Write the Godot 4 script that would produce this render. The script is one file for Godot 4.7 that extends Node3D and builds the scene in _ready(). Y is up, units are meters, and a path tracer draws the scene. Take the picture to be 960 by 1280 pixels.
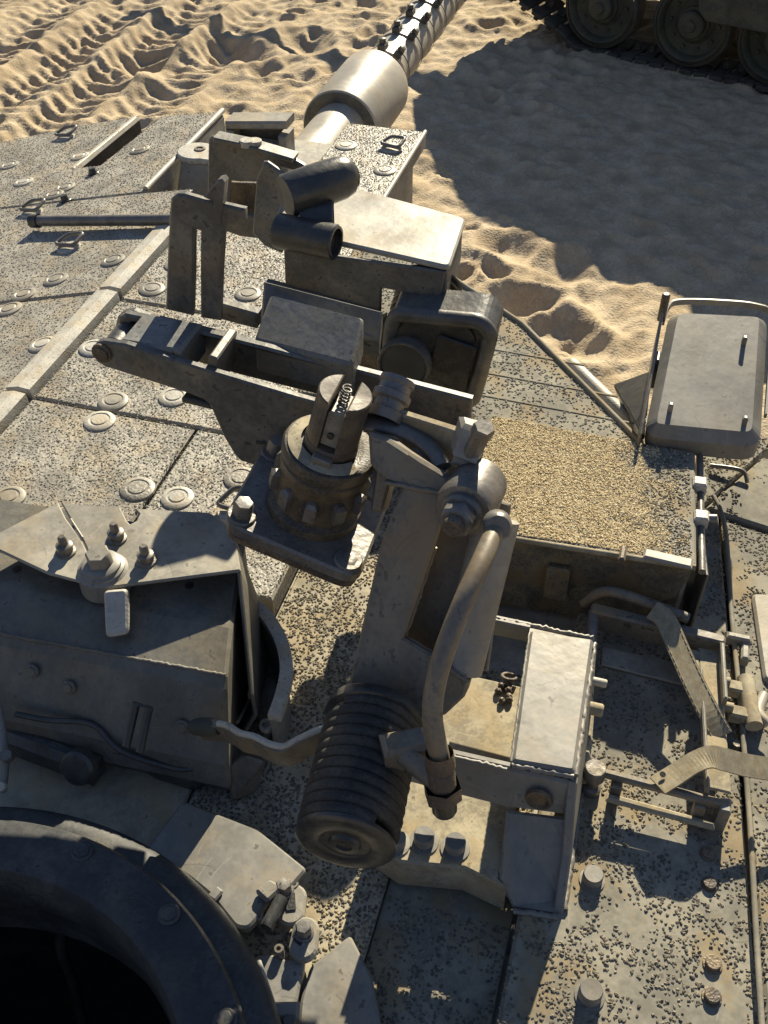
extends Node3D
# Looking forward over the roof of an armoured tank turret parked on sand, past a machine gun mount.
# x right, y up, -z along the main gun; y = 0 is the roof, the sand lies 2.6 m below.

const GROUND := -2.6
const MID := -1.13                      # the turret's centre line; left of it the roof slopes down
const SLOPE := 0.2126

class Shape:
	var v := PackedVector3Array()
	var n := PackedVector3Array()
	func tri(a: Vector3, b: Vector3, c: Vector3, na = null, nb = null, nc = null):   # corners counter-clockwise seen from outside
		var f := (b - a).cross(c - a)
		if f.length_squared() < 1e-16: return
		f = f.normalized()
		v.append_array([a, c, b])
		n.append_array([f if na == null else na, f if nc == null else nc, f if nb == null else nb])
	func quad(a, b, c, d, na = null, nb = null, nc = null, nd = null):
		tri(a, b, c, na, nb, nc); tri(a, c, d, na, nc, nd)
	static func inset(p: PackedVector2Array, b: float) -> PackedVector2Array:
		var o := PackedVector2Array()
		var k := p.size()
		for i in k:
			var e0 := (p[i] - p[(i + k - 1) % k]).normalized()
			var e1 := (p[(i + 1) % k] - p[i]).normalized()
			var m := Vector2(-e0.y - e1.y, e0.x + e1.x)
			var q := 1.0 + e0.dot(e1)
			o.append(p[i] + m * (b / maxf(q, 0.5)))
		return o
	# a plate: the outline of its visible face, and the vector from that face to the opposite one
	func plate(pts: Array, ext: Vector3, bev := 0.002):
		var k := pts.size()
		var nn := Vector3.ZERO
		for i in k: nn += (pts[i] as Vector3).cross(pts[(i + 1) % k])
		nn = nn.normalized()
		var ps := pts.duplicate()
		if nn.dot(ext) > 0: ps.reverse(); nn = -nn
		var u: Vector3 = (ps[1] - ps[0]).normalized()
		u = (u - nn * u.dot(nn)).normalized()
		var w := nn.cross(u)
		var o: Vector3 = ps[0]
		var flat := PackedVector2Array()
		for p in ps: flat.append(Vector2((p - o).dot(u), (p - o).dot(w)))
		var lift := []
		for i in k: lift.append(ps[i] - o - u * flat[i].x - w * flat[i].y)
		bev = minf(bev, ext.length() * 0.4)
		var ins := inset(flat, bev)
		var ed := ext.normalized() * bev
		var rings := [[], [], [], []]
		for i in k:
			var full: Vector3 = ps[i]
			var inn: Vector3 = o + u * ins[i].x + w * ins[i].y + lift[i]
			rings[0].append(inn); rings[1].append(full + ed); rings[2].append(full + ext - ed); rings[3].append(inn + ext)
		for r in 3:
			for i in k:
				var j := (i + 1) % k
				quad(rings[r][i], rings[r + 1][i], rings[r + 1][j], rings[r][j])
		var idx := Geometry2D.triangulate_polygon(flat)
		for t in range(0, idx.size(), 3):
			var a := idx[t]; var b := idx[t + 1]; var c := idx[t + 2]
			if (flat[b] - flat[a]).cross(flat[c] - flat[a]) < 0: var s := b; b = c; c = s
			tri(rings[0][a], rings[0][b], rings[0][c]); tri(rings[3][a], rings[3][c], rings[3][b])
	func box(c: Vector3, s: Vector3, bev := 0.002, basis := Basis.IDENTITY):
		var h := s / 2
		var p := []
		for q in [Vector3(-h.x, h.y, -h.z), Vector3(h.x, h.y, -h.z), Vector3(h.x, h.y, h.z), Vector3(-h.x, h.y, h.z)]: p.append(c + basis * q)
		plate(p, basis * Vector3(0, -s.y, 0), bev)
	# a swept tube; radii one number or one per point; squash flattens it along the second axis of its frame
	func tube(path: Array, radius, sides := 14, caps := true, squash := 1.0, closed := false):
		var k := path.size()
		var up := Vector3(0.13, 0.97, 0.2)
		var rings := []; var norms := []
		for i in k:
			var t: Vector3
			if closed: t = path[(i + 1) % k] - path[(i + k - 1) % k]
			else: t = path[mini(i + 1, k - 1)] - path[maxi(i - 1, 0)]
			t = t.normalized()
			var s := t.cross(up)
			if s.length() < 0.05: s = t.cross(Vector3(1, 0, 0.1))
			s = s.normalized()
			var w := s.cross(t)
			up = w
			var r: float = radius[i] if radius is Array else radius
			var ring := []; var nr := []
			for j in sides:
				var a := TAU * j / sides
				var d := s * cos(a) + w * sin(a) * squash
				ring.append(path[i] + d * r); nr.append((s * cos(a) * squash + w * sin(a)).normalized())
			rings.append(ring); norms.append(nr)
		for i in (k if closed else k - 1):
			var i2 := (i + 1) % k
			for j in sides:
				var j2 := (j + 1) % sides
				quad(rings[i][j], rings[i2][j], rings[i2][j2], rings[i][j2], norms[i][j], norms[i2][j], norms[i2][j2], norms[i][j2])
		if caps and not closed:
			for e in [0, k - 1]:
				for j in sides:
					var j2 := (j + 1) % sides
					if e == 0: tri(path[0], rings[0][j], rings[0][j2])
					else: tri(path[e], rings[e][j2], rings[e][j])
	# a turned body: profile of (radius, height along the axis), from bottom to top
	func lathe(profile: Array, origin: Vector3, axis: Vector3, sides := 24, arc := TAU, from := 0.0):
		axis = axis.normalized()
		var s := axis.cross(Vector3(0.02, 0.1, -1))
		if s.length() < 0.1: s = axis.cross(Vector3(1, 0, 0))
		s = s.normalized()
		var w := axis.cross(s)
		var k := profile.size()
		var en := []
		for i in k - 1:
			var d: Vector2 = profile[i + 1] - profile[i]
			en.append(Vector2(d.y, -d.x).normalized())
		for i in k - 1:
			var n0: Vector2 = en[i]; var n1: Vector2 = en[i]
			if i > 0 and en[i].dot(en[i - 1]) > 0.8: n0 = (en[i] + en[i - 1]).normalized()
			if i < k - 2 and en[i].dot(en[i + 1]) > 0.8: n1 = (en[i] + en[i + 1]).normalized()
			var p0: Vector2 = profile[i]; var p1: Vector2 = profile[i + 1]
			for j in sides:
				var a := from + arc * j / sides; var b := from + arc * (j + 1) / sides
				var da := s * cos(a) + w * sin(a); var db := s * cos(b) + w * sin(b)
				quad(origin + da * p0.x + axis * p0.y, origin + db * p0.x + axis * p0.y, origin + db * p1.x + axis * p1.y, origin + da * p1.x + axis * p1.y,
					da * n0.x + axis * n0.y, db * n0.x + axis * n0.y, db * n1.x + axis * n1.y, da * n1.x + axis * n1.y)
	# a band of webbing or sheet metal along a path; side gives the width direction at each point
	func band(path: Array, side: Array, wid: float, thick: float):
		var k := path.size()
		var c := []
		for i in k:
			var t: Vector3 = (path[mini(i + 1, k - 1)] - path[maxi(i - 1, 0)]).normalized()
			var sd: Vector3 = side[mini(i, side.size() - 1)]
			sd = (sd - t * sd.dot(t)).normalized()
			var nn := t.cross(sd)
			var p: Vector3 = path[i]
			c.append([p - sd * wid / 2 + nn * thick / 2, p + sd * wid / 2 + nn * thick / 2, p + sd * wid / 2 - nn * thick / 2, p - sd * wid / 2 - nn * thick / 2])
		for i in k - 1:
			for j in 4:
				var j2 := (j + 1) % 4
				quad(c[i][j2], c[i][j], c[i + 1][j], c[i + 1][j2])
		quad(c[0][0], c[0][1], c[0][2], c[0][3]); quad(c[k - 1][3], c[k - 1][2], c[k - 1][1], c[k - 1][0])
	func mesh(base := Vector3.ZERO) -> ArrayMesh:
		var vv := v
		if base != Vector3.ZERO:
			vv = PackedVector3Array(); vv.resize(v.size())
			for i in v.size(): vv[i] = v[i] - base
		var a := []; a.resize(Mesh.ARRAY_MAX)
		a[Mesh.ARRAY_VERTEX] = vv; a[Mesh.ARRAY_NORMAL] = n
		var m := ArrayMesh.new()
		m.add_surface_from_arrays(Mesh.PRIMITIVE_TRIANGLES, a)
		return m

var M := {}
var rng := RandomNumberGenerator.new()
var taken := {}

func numbered(called: String) -> String:
	var k: int = taken.get(called, 0)
	taken[called] = k + 1
	return called if k == 0 else "%s_%03d" % [called, k]

func tag(o: Node, label: String, category: String, group := ""):
	o.set_meta("label", label); o.set_meta("category", category)
	if group: o.set_meta("group", group)

func thing(called: String, label: String, category: String, base := Vector3.ZERO, group := "") -> Node3D:
	var o := Node3D.new(); o.name = numbered(called); add_child(o)
	o.position = base
	tag(o, label, category, group)
	return o

func base_of(o: Node) -> Vector3:
	var b := Vector3.ZERO
	while o is Node3D and o != self:
		b += o.position; o = o.get_parent()
	return b

# commits a shape given in scene coordinates as one named mesh under its thing (or part)
func part(called: String, s: Shape, m: Material, parent: Node) -> MeshInstance3D:
	var o := MeshInstance3D.new()
	o.name = called; o.mesh = s.mesh(base_of(parent)); o.material_override = m
	parent.add_child(o, true)
	return o

func stuff_part(called: String, mesh: Mesh, xf: Array, cols: PackedColorArray, m: Material, parent: Node):
	var mm := MultiMesh.new()
	mm.transform_format = MultiMesh.TRANSFORM_3D
	mm.use_colors = true
	mm.mesh = mesh
	mm.instance_count = xf.size()
	var b := base_of(parent)
	for i in xf.size():
		var t: Transform3D = xf[i]
		t.origin -= b
		mm.set_instance_transform(i, t); mm.set_instance_color(i, cols[i])
	var o := MultiMeshInstance3D.new()
	o.name = called; o.multimesh = mm; o.material_override = m
	o.set_meta("kind", "stuff")
	parent.add_child(o, true)
	return o

func hexbolt(pos: Vector3, axis: Vector3, r: float, h: float, washer := 0.0, turn := 0.0, worn := 0.8) -> Shape:
	var s := Shape.new()
	var a := axis.normalized()
	if washer > 0:
		s.lathe([Vector2(washer, 0), Vector2(washer, 0.002), Vector2(washer - 0.0015, 0.0035), Vector2(0, 0.0035)], pos, a, 20)
	s.lathe([Vector2(r, -0.002), Vector2(r, h * worn), Vector2(r * 0.86, h), Vector2(r * 0.4, h * 1.03), Vector2(0, h * 1.03)], pos, a, 6, TAU, turn)
	return s

func roundbolt(pos: Vector3, axis: Vector3, r: float, h: float, washer := 0.0) -> Shape:
	var s := Shape.new()
	if washer > 0:
		s.lathe([Vector2(washer, -0.001), Vector2(washer * 0.97, 0.002), Vector2(0, 0.0035)], pos, axis, 20)
	s.lathe([Vector2(r, -0.002), Vector2(r, h * 0.9), Vector2(r * 0.91, h), Vector2(0, h * .985)], pos, axis, 20)
	return s

# a hand laid weld: a lumpy bead along a line
func weld(s: Shape, a: Vector3, b: Vector3, r := .0035):
	var k := maxi(6, int(a.distance_to(b) / .004))
	var path := []; var rad := []
	for i in k + 1:
		path.append(a.lerp(b, float(i) / k) + Vector3(pick(i * 3 + 1) - .5, pick(i * 7 + 2) - .5, pick(i * 5 + 3) - .5) * r * .5)
		rad.append(r * (.75 + .5 * pick(i * 11 + 5)) if i % 2 == 0 else r * .72)
	s.tube(path, rad, 7)

func arc_pts(c: Vector3, u: Vector3, w: Vector3, r: float, a0: float, a1: float, k: int) -> Array:
	var o := []
	for i in k + 1:
		var a := deg_to_rad(lerpf(a0, a1, float(i) / k))
		o.append(c + u * r * cos(a) + w * r * sin(a))
	return o

func rounded(pts: Array, r: float, k := 4) -> Array:      # the corners of an outline rounded off
	var o := []
	var m := pts.size()
	for i in m:
		var p: Vector3 = pts[i]
		var a: Vector3 = pts[(i + m - 1) % m] - p
		var b: Vector3 = pts[(i + 1) % m] - p
		var l := minf(r, minf(a.length(), b.length()) * 0.45)
		var p0 := p + a.normalized() * l
		var p1 := p + b.normalized() * l
		for j in k + 1:
			var t := float(j) / k
			o.append(p0.lerp(p, t).lerp(p.lerp(p1, t), t))
	return o

func smooth_path(pts: Array, per := 5) -> Array:
	var c := Curve3D.new()
	var k := pts.size()
	for i in k:
		var t: Vector3 = (pts[mini(i + 1, k - 1)] - pts[maxi(i - 1, 0)]) / 6.0
		c.add_point(pts[i], -t, t)
	var o := []
	for i in k - 1:
		for j in per: o.append(c.sample(i, float(j) / per))
	o.append(pts[k - 1])
	return o

# ---------------------------------------------------------------- materials

func noise_pic(seed_: int, size: int, freq: float, octaves: int, kind := FastNoiseLite.TYPE_SIMPLEX_SMOOTH) -> Image:
	var f := FastNoiseLite.new()
	f.seed = seed_; f.frequency = freq; f.noise_type = kind
	f.fractal_octaves = octaves
	return f.get_seamless_image(size, size)

var grey_a: PackedByteArray
var grey_b: PackedByteArray
var grey_c: PackedByteArray
const TS := 512

# worn, dusty paint: broad dust clouds, patches of blown sand, fine speckle, scratches, and chips down to the darker metal
func paint_tex(dark: Color, mid: Color, light: Color, chip: Color, chips: float, speckle: float, shift: int, sandy := .35, scratches := 70) -> ImageTexture:
	var d := PackedByteArray(); d.resize(TS * TS * 3)
	var blown := Color(.62, .54, .41)
	for y in TS:
		for x in TS:
			var i := y * TS + x
			var i2 := ((y + shift) % TS) * TS + (x + shift * 3) % TS
			var i3 := ((x + shift * 5) % TS) * TS + (y + shift) % TS
			var a := grey_a[i2] / 255.0
			var b := grey_b[i] / 255.0
			var c := grey_c[i2] / 255.0
			var t := clampf((a - 0.5) * 1.5 + 0.5 + (b - 0.5) * speckle * 1.3 + (c - .5) * .9, 0, 1)
			var col := dark.lerp(mid, t * 2) if t < 0.5 else mid.lerp(light, t * 2 - 1)
			var w := smoothstep(0.92 - chips, 0.92 - chips + 0.025, c * 0.72 + b * 0.28)
			col = col.lerp(chip, w)
			var q := smoothstep(.50, .72, grey_a[i3] / 255.0 * .75 + b * .3)
			col = col.lerp(Color(blown.r * (.45 + mid.r * .8), blown.g * (.45 + mid.g * .8), blown.b * (.45 + mid.b * .8)), q * sandy)
			d[i * 3] = int(col.r * 255); d[i * 3 + 1] = int(col.g * 255); d[i * 3 + 2] = int(col.b * 255)
	var r := RandomNumberGenerator.new(); r.seed = 900 + shift
	for k in scratches:
		var p := Vector2(r.randf() * TS, r.randf() * TS)
		var v := Vector2.from_angle(r.randf() * TAU)
		var bend := r.randf_range(-.02, .02)
		var up := r.randf() < .55
		for n in r.randi_range(6, 46):
			p += v; v = v.rotated(bend)
			var i := (posmod(int(p.y), TS) * TS + posmod(int(p.x), TS)) * 3
			for ch in 3:
				var e: float = (light if up else chip)[ch] * 255
				d[i + ch] = int(lerpf(d[i + ch], e * (1.12 if up else .8), .55))
	return ImageTexture.create_from_image(Image.create_from_data(TS, TS, false, Image.FORMAT_RGB8, d))

func mat(tex: Texture2D, scale: float, rough: float, bump_tex: Texture2D = null, bump := 0.0, metal := 0.0, spec := 0.5, rough_tex: Texture2D = null) -> StandardMaterial3D:
	var m := StandardMaterial3D.new()
	m.albedo_texture = tex
	m.uv1_triplanar = true; m.uv1_world_triplanar = true
	m.uv1_scale = Vector3.ONE * scale
	m.roughness = rough; m.metallic = metal; m.metallic_specular = spec
	if rough_tex:
		m.roughness_texture = rough_tex; m.roughness_texture_channel = BaseMaterial3D.TEXTURE_CHANNEL_GRAYSCALE
	if bump_tex and bump > 0:
		m.heightmap_enabled = true; m.heightmap_texture = bump_tex; m.heightmap_scale = bump
	return m

func srgb(r: float, g: float, b: float) -> Color:
	return Color(r * .975, g * 1.0, b * 1.03).linear_to_srgb()

func make_materials():
	var ia := noise_pic(11, TS, 0.006, 5); ia.convert(Image.FORMAT_L8); grey_a = ia.get_data()
	var ib := noise_pic(12, TS, 0.09, 3); ib.convert(Image.FORMAT_L8); grey_b = ib.get_data()
	var ic := noise_pic(13, TS, 0.03, 4); ic.convert(Image.FORMAT_L8); grey_c = ic.get_data()
	var fine := ImageTexture.create_from_image(ib)
	var lumps := ImageTexture.create_from_image(ic)
	var g := Image.create_from_data(TS, TS, false, Image.FORMAT_L8, grey_a)
	for y in TS:
		for x in TS:
			var k := g.get_pixel(x, y).r
			g.set_pixel(x, y, Color(1, 1, 1) * clampf(0.62 + 0.5 * k, 0, 1))
	var rt := ImageTexture.create_from_image(g)
	M.armour = mat(paint_tex(srgb(.20, .182, .15), srgb(.265, .242, .198), srgb(.345, .315, .255), srgb(.15, .135, .115), .22, .7, 0), 2.6, .58, fine, .10, 0, .5, rt)
	M.cap = mat(paint_tex(srgb(.34, .32, .275), srgb(.42, .395, .335), srgb(.50, .46, .38), srgb(.26, .24, .2), .3, .5, 40), 4.0, .6, fine, .04, 0, .45, rt)
	M.dust = mat(paint_tex(srgb(.19, .175, .145), srgb(.25, .23, .19), srgb(.32, .29, .23), srgb(.15, .135, .115), .2, .5, 90, .32, 110), 2.2, .6, lumps, .04, 0, .45, rt)
	M.plate = mat(paint_tex(srgb(.135, .128, .112), srgb(.18, .17, .148), srgb(.23, .21, .175), srgb(.085, .08, .072), .2, .4, 130, .28, 120), 2.0, .55, lumps, .03, 0, .5, rt)
	M.mount = mat(paint_tex(srgb(.095, .083, .066), srgb(.135, .118, .092), srgb(.19, .16, .115), srgb(.05, .045, .04), .24, .6, 170, .75, 130), 2.4, .58, lumps, .05, 0, .5, rt)
	M.ochre = mat(paint_tex(srgb(.22, .19, .135), srgb(.31, .27, .19), srgb(.39, .335, .23), srgb(.16, .135, .1), .2, .7, 210), 3.0, .85, lumps, .04, 0, .3)
	M.tan = mat(paint_tex(srgb(.25, .22, .16), srgb(.33, .29, .215), srgb(.40, .35, .25), srgb(.2, .18, .14), .2, .5, 55), 2.6, .88, lumps, .05, 0, .3)
	M.deck = mat(paint_tex(srgb(.165, .152, .122), srgb(.215, .198, .158), srgb(.275, .25, .19), srgb(.12, .108, .09), .2, .45, 75, .6), 2.2, .85, lumps, .05, 0, .3)
	M.post = mat(paint_tex(srgb(.045, .037, .03), srgb(.075, .062, .05), srgb(.12, .10, .075), srgb(.03, .026, .022), .2, .6, 35), 5.0, .68, lumps, .05, 0, .4, rt)
	M.gunmetal = mat(paint_tex(srgb(.045, .046, .045), srgb(.072, .073, .070), srgb(.11, .108, .098), srgb(.03, .03, .03), .2, .5, 333), 4.0, .46, lumps, .05, 0, .5, rt)
	M.collar = mat(paint_tex(srgb(.035, .031, .027), srgb(.06, .052, .042), srgb(.15, .115, .07), srgb(.03, .026, .022), .2, .8, 233, .5), 5.0, .62, fine, .06, 0, .45, rt)
	M.housing = mat(paint_tex(srgb(.085, .080, .066), srgb(.115, .108, .09), srgb(.155, .142, .115), srgb(.06, .056, .048), .2, .4, 133), 2.4, .6, lumps, .05, 0, .45, rt)
	M.hatch = mat(paint_tex(srgb(.028, .029, .029), srgb(.042, .043, .042), srgb(.075, .072, .064), srgb(.02, .02, .02), .22, .5, 177, .25), 3.0, .62, lumps, .05, 0, .45, rt)
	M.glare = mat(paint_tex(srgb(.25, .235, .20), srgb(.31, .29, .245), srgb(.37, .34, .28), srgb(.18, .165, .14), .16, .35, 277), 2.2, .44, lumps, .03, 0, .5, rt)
	M.cradle = mat(paint_tex(srgb(.065, .063, .057), srgb(.098, .095, .085), srgb(.145, .136, .115), srgb(.04, .039, .036), .24, .5, 431), 2.6, .52, lumps, .05, 0, .5, rt)
	M.cradle2 = mat(paint_tex(srgb(.085, .086, .082), srgb(.125, .125, .118), srgb(.17, .165, .148), srgb(.055, .054, .05), .24, .5, 391), 3.0, .5, lumps, .05, 0, .5, rt)
	M.coil = mat(paint_tex(srgb(.019, .019, .019), srgb(.029, .029, .028), srgb(.07, .063, .052), srgb(.01, .01, .01), .2, .7, 77, .45), 6.0, .62, fine, .05, 0, .4)
	M.rust = mat(paint_tex(srgb(.055, .043, .034), srgb(.10, .075, .052), srgb(.19, .145, .085), srgb(.05, .04, .035), .25, .8, 250), 5.0, .66, fine, .08, .1, .5, rt)
	M.steel = mat(paint_tex(srgb(.10, .095, .088), srgb(.15, .14, .128), srgb(.21, .19, .16), srgb(.06, .055, .05), .22, .5, 300), 4.0, .46, lumps, .05, .25, .5, rt)
	M.dark = mat(paint_tex(srgb(.022, .023, .023), srgb(.036, .037, .036), srgb(.06, .058, .05), srgb(.02, .02, .02), .2, .5, 340), 4.0, .40, lumps, .05, 0, .5, rt)
	M.black = mat(paint_tex(srgb(.012, .012, .013), srgb(.018, .018, .019), srgb(.035, .033, .03), srgb(.008, .008, .008), .2, .5, 380), 5.0, .45, fine, .03, 0, .5, rt)
	M.barrel = mat(paint_tex(srgb(.27, .245, .2), srgb(.33, .30, .245), srgb(.38, .345, .28), srgb(.22, .2, .165), .16, .3, 420, .35, 160), 1.6, .5, lumps, .04, 0, .5, rt)
	M.sand = mat(paint_tex(srgb(.315, .245, .16), srgb(.395, .312, .208), srgb(.465, .375, .258), srgb(.26, .198, .13), .14, 1.0, 460, .2, 0), .9, .95, fine, .55, 0, .2)
	M.binwall = mat(paint_tex(srgb(.085, .078, .06), srgb(.14, .125, .095), srgb(.24, .19, .115), srgb(.06, .054, .045), .22, .7, 311, .8), 3.2, .7, lumps, .06, 0, .35)
	M.strap = mat(paint_tex(srgb(.20, .17, .115), srgb(.27, .235, .165), srgb(.34, .295, .2), srgb(.15, .125, .09), .15, .9, 20), 18.0, .95, fine, .02, 0, .2)
	M.olive = mat(paint_tex(srgb(.040, .042, .030), srgb(.058, .060, .043), srgb(.09, .085, .06), srgb(.03, .03, .024), .2, .4, 60), .8, .7, lumps, .1, 0, .4)
	M.rubber = mat(paint_tex(srgb(.025, .025, .024), srgb(.04, .039, .035), srgb(.07, .064, .05), srgb(.02, .02, .02), .2, .5, 110), 1.4, .8, fine, .1, 0, .4)
	var gm := StandardMaterial3D.new()
	gm.vertex_color_use_as_albedo = true; gm.roughness = .9; gm.metallic_specular = .25
	M.grain = gm
	var lens := StandardMaterial3D.new()
	lens.albedo_color = Color(.20, .21, .205); lens.roughness = .38; lens.metallic_specular = .5
	M.lens = lens

# ---------------------------------------------------------------- grit

func roof_y(x: float, _z := 0.0) -> float:
	return minf(0.0, (x - MID) * SLOPE)

func grain_mesh() -> ArrayMesh:
	var s := Shape.new()
	var top := Vector3(0.12, 0.95, -0.08)
	var ring := []; var low := []
	for j in 6:
		var a := TAU * j / 6
		var r := 0.62 + 0.16 * sin(j * 2.4)
		ring.append(Vector3(cos(a) * r, 0.62 + 0.14 * cos(j * 1.7), sin(a) * r))
		low.append(Vector3(cos(a + .2) * (r + .3), -0.1, sin(a + .2) * (r + .3)))
	for j in 6:
		var k := (j + 1) % 6
		s.tri(top, ring[k], ring[j])
		s.quad(ring[j], ring[k], low[k], low[j])
	return s.mesh()

# grains strewn over a flat outline (x, z); patchy by noise; keep-clear circles are (x, z, r)
func scatter(xf: Array, cols: PackedColorArray, outline: PackedVector2Array, height: Callable, per_m2: float, size: Vector2, tones: Array, bare: float, clear := [], seed_ := 1, nf := 9.0, edge := 0.0):
	var lo := outline[0]; var hi := outline[0]
	for p in outline: lo = lo.min(p); hi = hi.max(p)
	var nz := FastNoiseLite.new()
	nz.seed = seed_; nz.frequency = 1.0; nz.fractal_octaves = 3
	var k := int((hi.x - lo.x) * (hi.y - lo.y) * per_m2)
	for i in k:
		var p := Vector2(rng.randf_range(lo.x, hi.x), rng.randf_range(lo.y, hi.y))
		var q := nz.get_noise_2d(p.x * nf, p.y * nf) * 0.5 + 0.5
		var tone: Color = tones[rng.randi() % tones.size()]
		var turn := rng.randf() * TAU
		var sc := rng.randf_range(size.x, size.y)
		var fl := rng.randf_range(.45, .85)
		if q + rng.randf_range(-.09, .09) < bare: continue
		if not Geometry2D.is_point_in_polygon(p, outline): continue
		var hit := false
		for c in clear:
			if Vector2(c.x, c.y).distance_squared_to(p) < c.z * c.z: hit = true; break
		if hit: continue
		if edge > 0.0 and p.x + (p.y + 1.25) * -.25 + (q - .5) * .16 > edge - .07 * rng.randf(): continue
		var b := Basis(Vector3.UP, turn).scaled_local(Vector3(sc, sc * fl, sc * rng.randf_range(.75, 1.2)))
		xf.append(Transform3D(b, Vector3(p.x, height.call(p.x, p.y), p.y)))
		cols.append(tone)

func pick(h: int) -> float:
	return fposmod(sin(h * 12.9898) * 43758.5453, 1.0)

# ---------------------------------------------------------------- the place

func ground_height(x: float, z: float, na: FastNoiseLite, nb: FastNoiseLite, pits: Array) -> float:
	var fade := 1.0 - smoothstep(14.0, 40.0, Vector2(x + 1, z + 8).length())
	var h := na.get_noise_2d(x, z) * 0.055 + nb.get_noise_2d(x, z) * 0.034
	# ruts that tracked vehicles pressed, with the marks of their pads
	for r in [[-4.75, .30], [-5.5, .34], [-6.15, .30], [-6.95, .36], [-7.7, .3]]:
		var c: float = r[0] + 0.10 * sin(z * .55 + r[0])
		var w: float = r[1]
		var d := absf(x - c) / w
		if d < 1.6:
			var soft := clampf(na.get_noise_2d(x * .7 + 40, z * .35) * 1.6 + .75, .2, 1.2)
			if d < 1.0:
				h -= 0.055 * (1 - d * d) * soft
				h += 0.024 * sin((z + absf(x - c) * .5) * 34.0) * (1 - pow(d, 4)) * soft
			h += 0.045 * exp(-pow((d - 1.2) / .2, 2)) * soft
	for p in pits:
		var q := Vector2(x - p[0], z - p[1])
		var d2: float = q.length() / p[2]
		if d2 < 2.2:
			var a := q.angle()
			d2 *= 1.0 + .16 * sin(a * 2 + p[0] * 9) + .08 * sin(a * 3 + p[1] * 7)
			h -= p[3] * exp(-d2 * d2 * 1.6)
			h += p[3] * .42 * exp(-pow((d2 - 1.35) / .35, 2))
	return GROUND + h * fade

func build_ground():
	var na := FastNoiseLite.new(); na.seed = 5; na.frequency = .75; na.fractal_octaves = 4
	var nb := FastNoiseLite.new(); nb.seed = 9; nb.frequency = 3.4; nb.fractal_octaves = 4; nb.fractal_gain = .55
	var pits := [[-.80, -6.2, .20, .11], [-.40, -5.86, .21, .12], [-.62, -6.72, .2, .07], [-1.0, -6.9, .2, .07], [-4.6, -7.9, .3, .10], [-5.2, -9.6, .34, .12], [-4.5, -10.1, .3, .12], [-3.9, -10.6, .3, .1]]
	rng.seed = 21
	for i in 230:
		pits.append([rng.randf_range(-7.5, 2.0), rng.randf_range(-13.0, -5.0), rng.randf_range(.06, .13), rng.randf_range(.015, .045)])
	for i in 90:
		pits.append([rng.randf_range(-4.4, -1.0), rng.randf_range(-12.5, -6.4), rng.randf_range(.08, .17), rng.randf_range(.03, .065)])
	var cell := {}
	for p in pits:
		for i in range(floori((p[0] - .8) / .8), floori((p[0] + .8) / .8) + 1):
			for j in range(floori((p[1] - .8) / .8), floori((p[1] + .8) / .8) + 1):
				cell.get_or_add(Vector2i(i, j), []).append(p)
	var axis := func(lo: float, hi: float, step: float) -> Array:
		var o := []
		var d := 3.0
		var x := lo - 3.0
		while x > -700: o.append(x); d *= 1.5; x -= d
		o.reverse()
		var k := int((hi - lo) / step)
		for i in k + 1: o.append(lo + i * step)
		d = 3.0; x = hi + 3.0
		while x < 700: o.append(x); d *= 1.5; x += d
		return o
	var xs: Array = axis.call(-8.6, 2.0, .033)
	var zs: Array = axis.call(-13.8, -4.6, .033)
	var nx := xs.size(); var nz := zs.size()
	var v := PackedVector3Array(); v.resize(nx * nz)
	for j in nz:
		for i in nx:
			var x: float = xs[i]; var z: float = zs[j]
			v[j * nx + i] = Vector3(x, ground_height(x, z, na, nb, cell.get(Vector2i(floori(x / .8), floori(z / .8)), [])), z)
	var n := PackedVector3Array(); n.resize(nx * nz)
	var idx := PackedInt32Array()
	for j in nz:
		for i in nx:
			var dx := v[j * nx + mini(i + 1, nx - 1)] - v[j * nx + maxi(i - 1, 0)]
			var dz := v[mini(j + 1, nz - 1) * nx + i] - v[maxi(j - 1, 0) * nx + i]
			n[j * nx + i] = dz.cross(dx).normalized()
			if i < nx - 1 and j < nz - 1:
				var a := j * nx + i
				idx.append_array([a, a + 1, a + nx, a + 1, a + nx + 1, a + nx])
	var arr := []; arr.resize(Mesh.ARRAY_MAX)
	arr[Mesh.ARRAY_VERTEX] = v; arr[Mesh.ARRAY_NORMAL] = n; arr[Mesh.ARRAY_INDEX] = idx
	var m := ArrayMesh.new(); m.add_surface_from_arrays(Mesh.PRIMITIVE_TRIANGLES, arr)
	var o := MeshInstance3D.new(); o.name = "sand_ground"; o.mesh = m; o.material_override = M.sand
	o.set_meta("kind", "structure"); o.set_meta("label", "rutted yellow desert sand with track marks and footprints"); o.set_meta("category", "sand")
	add_child(o)

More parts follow.
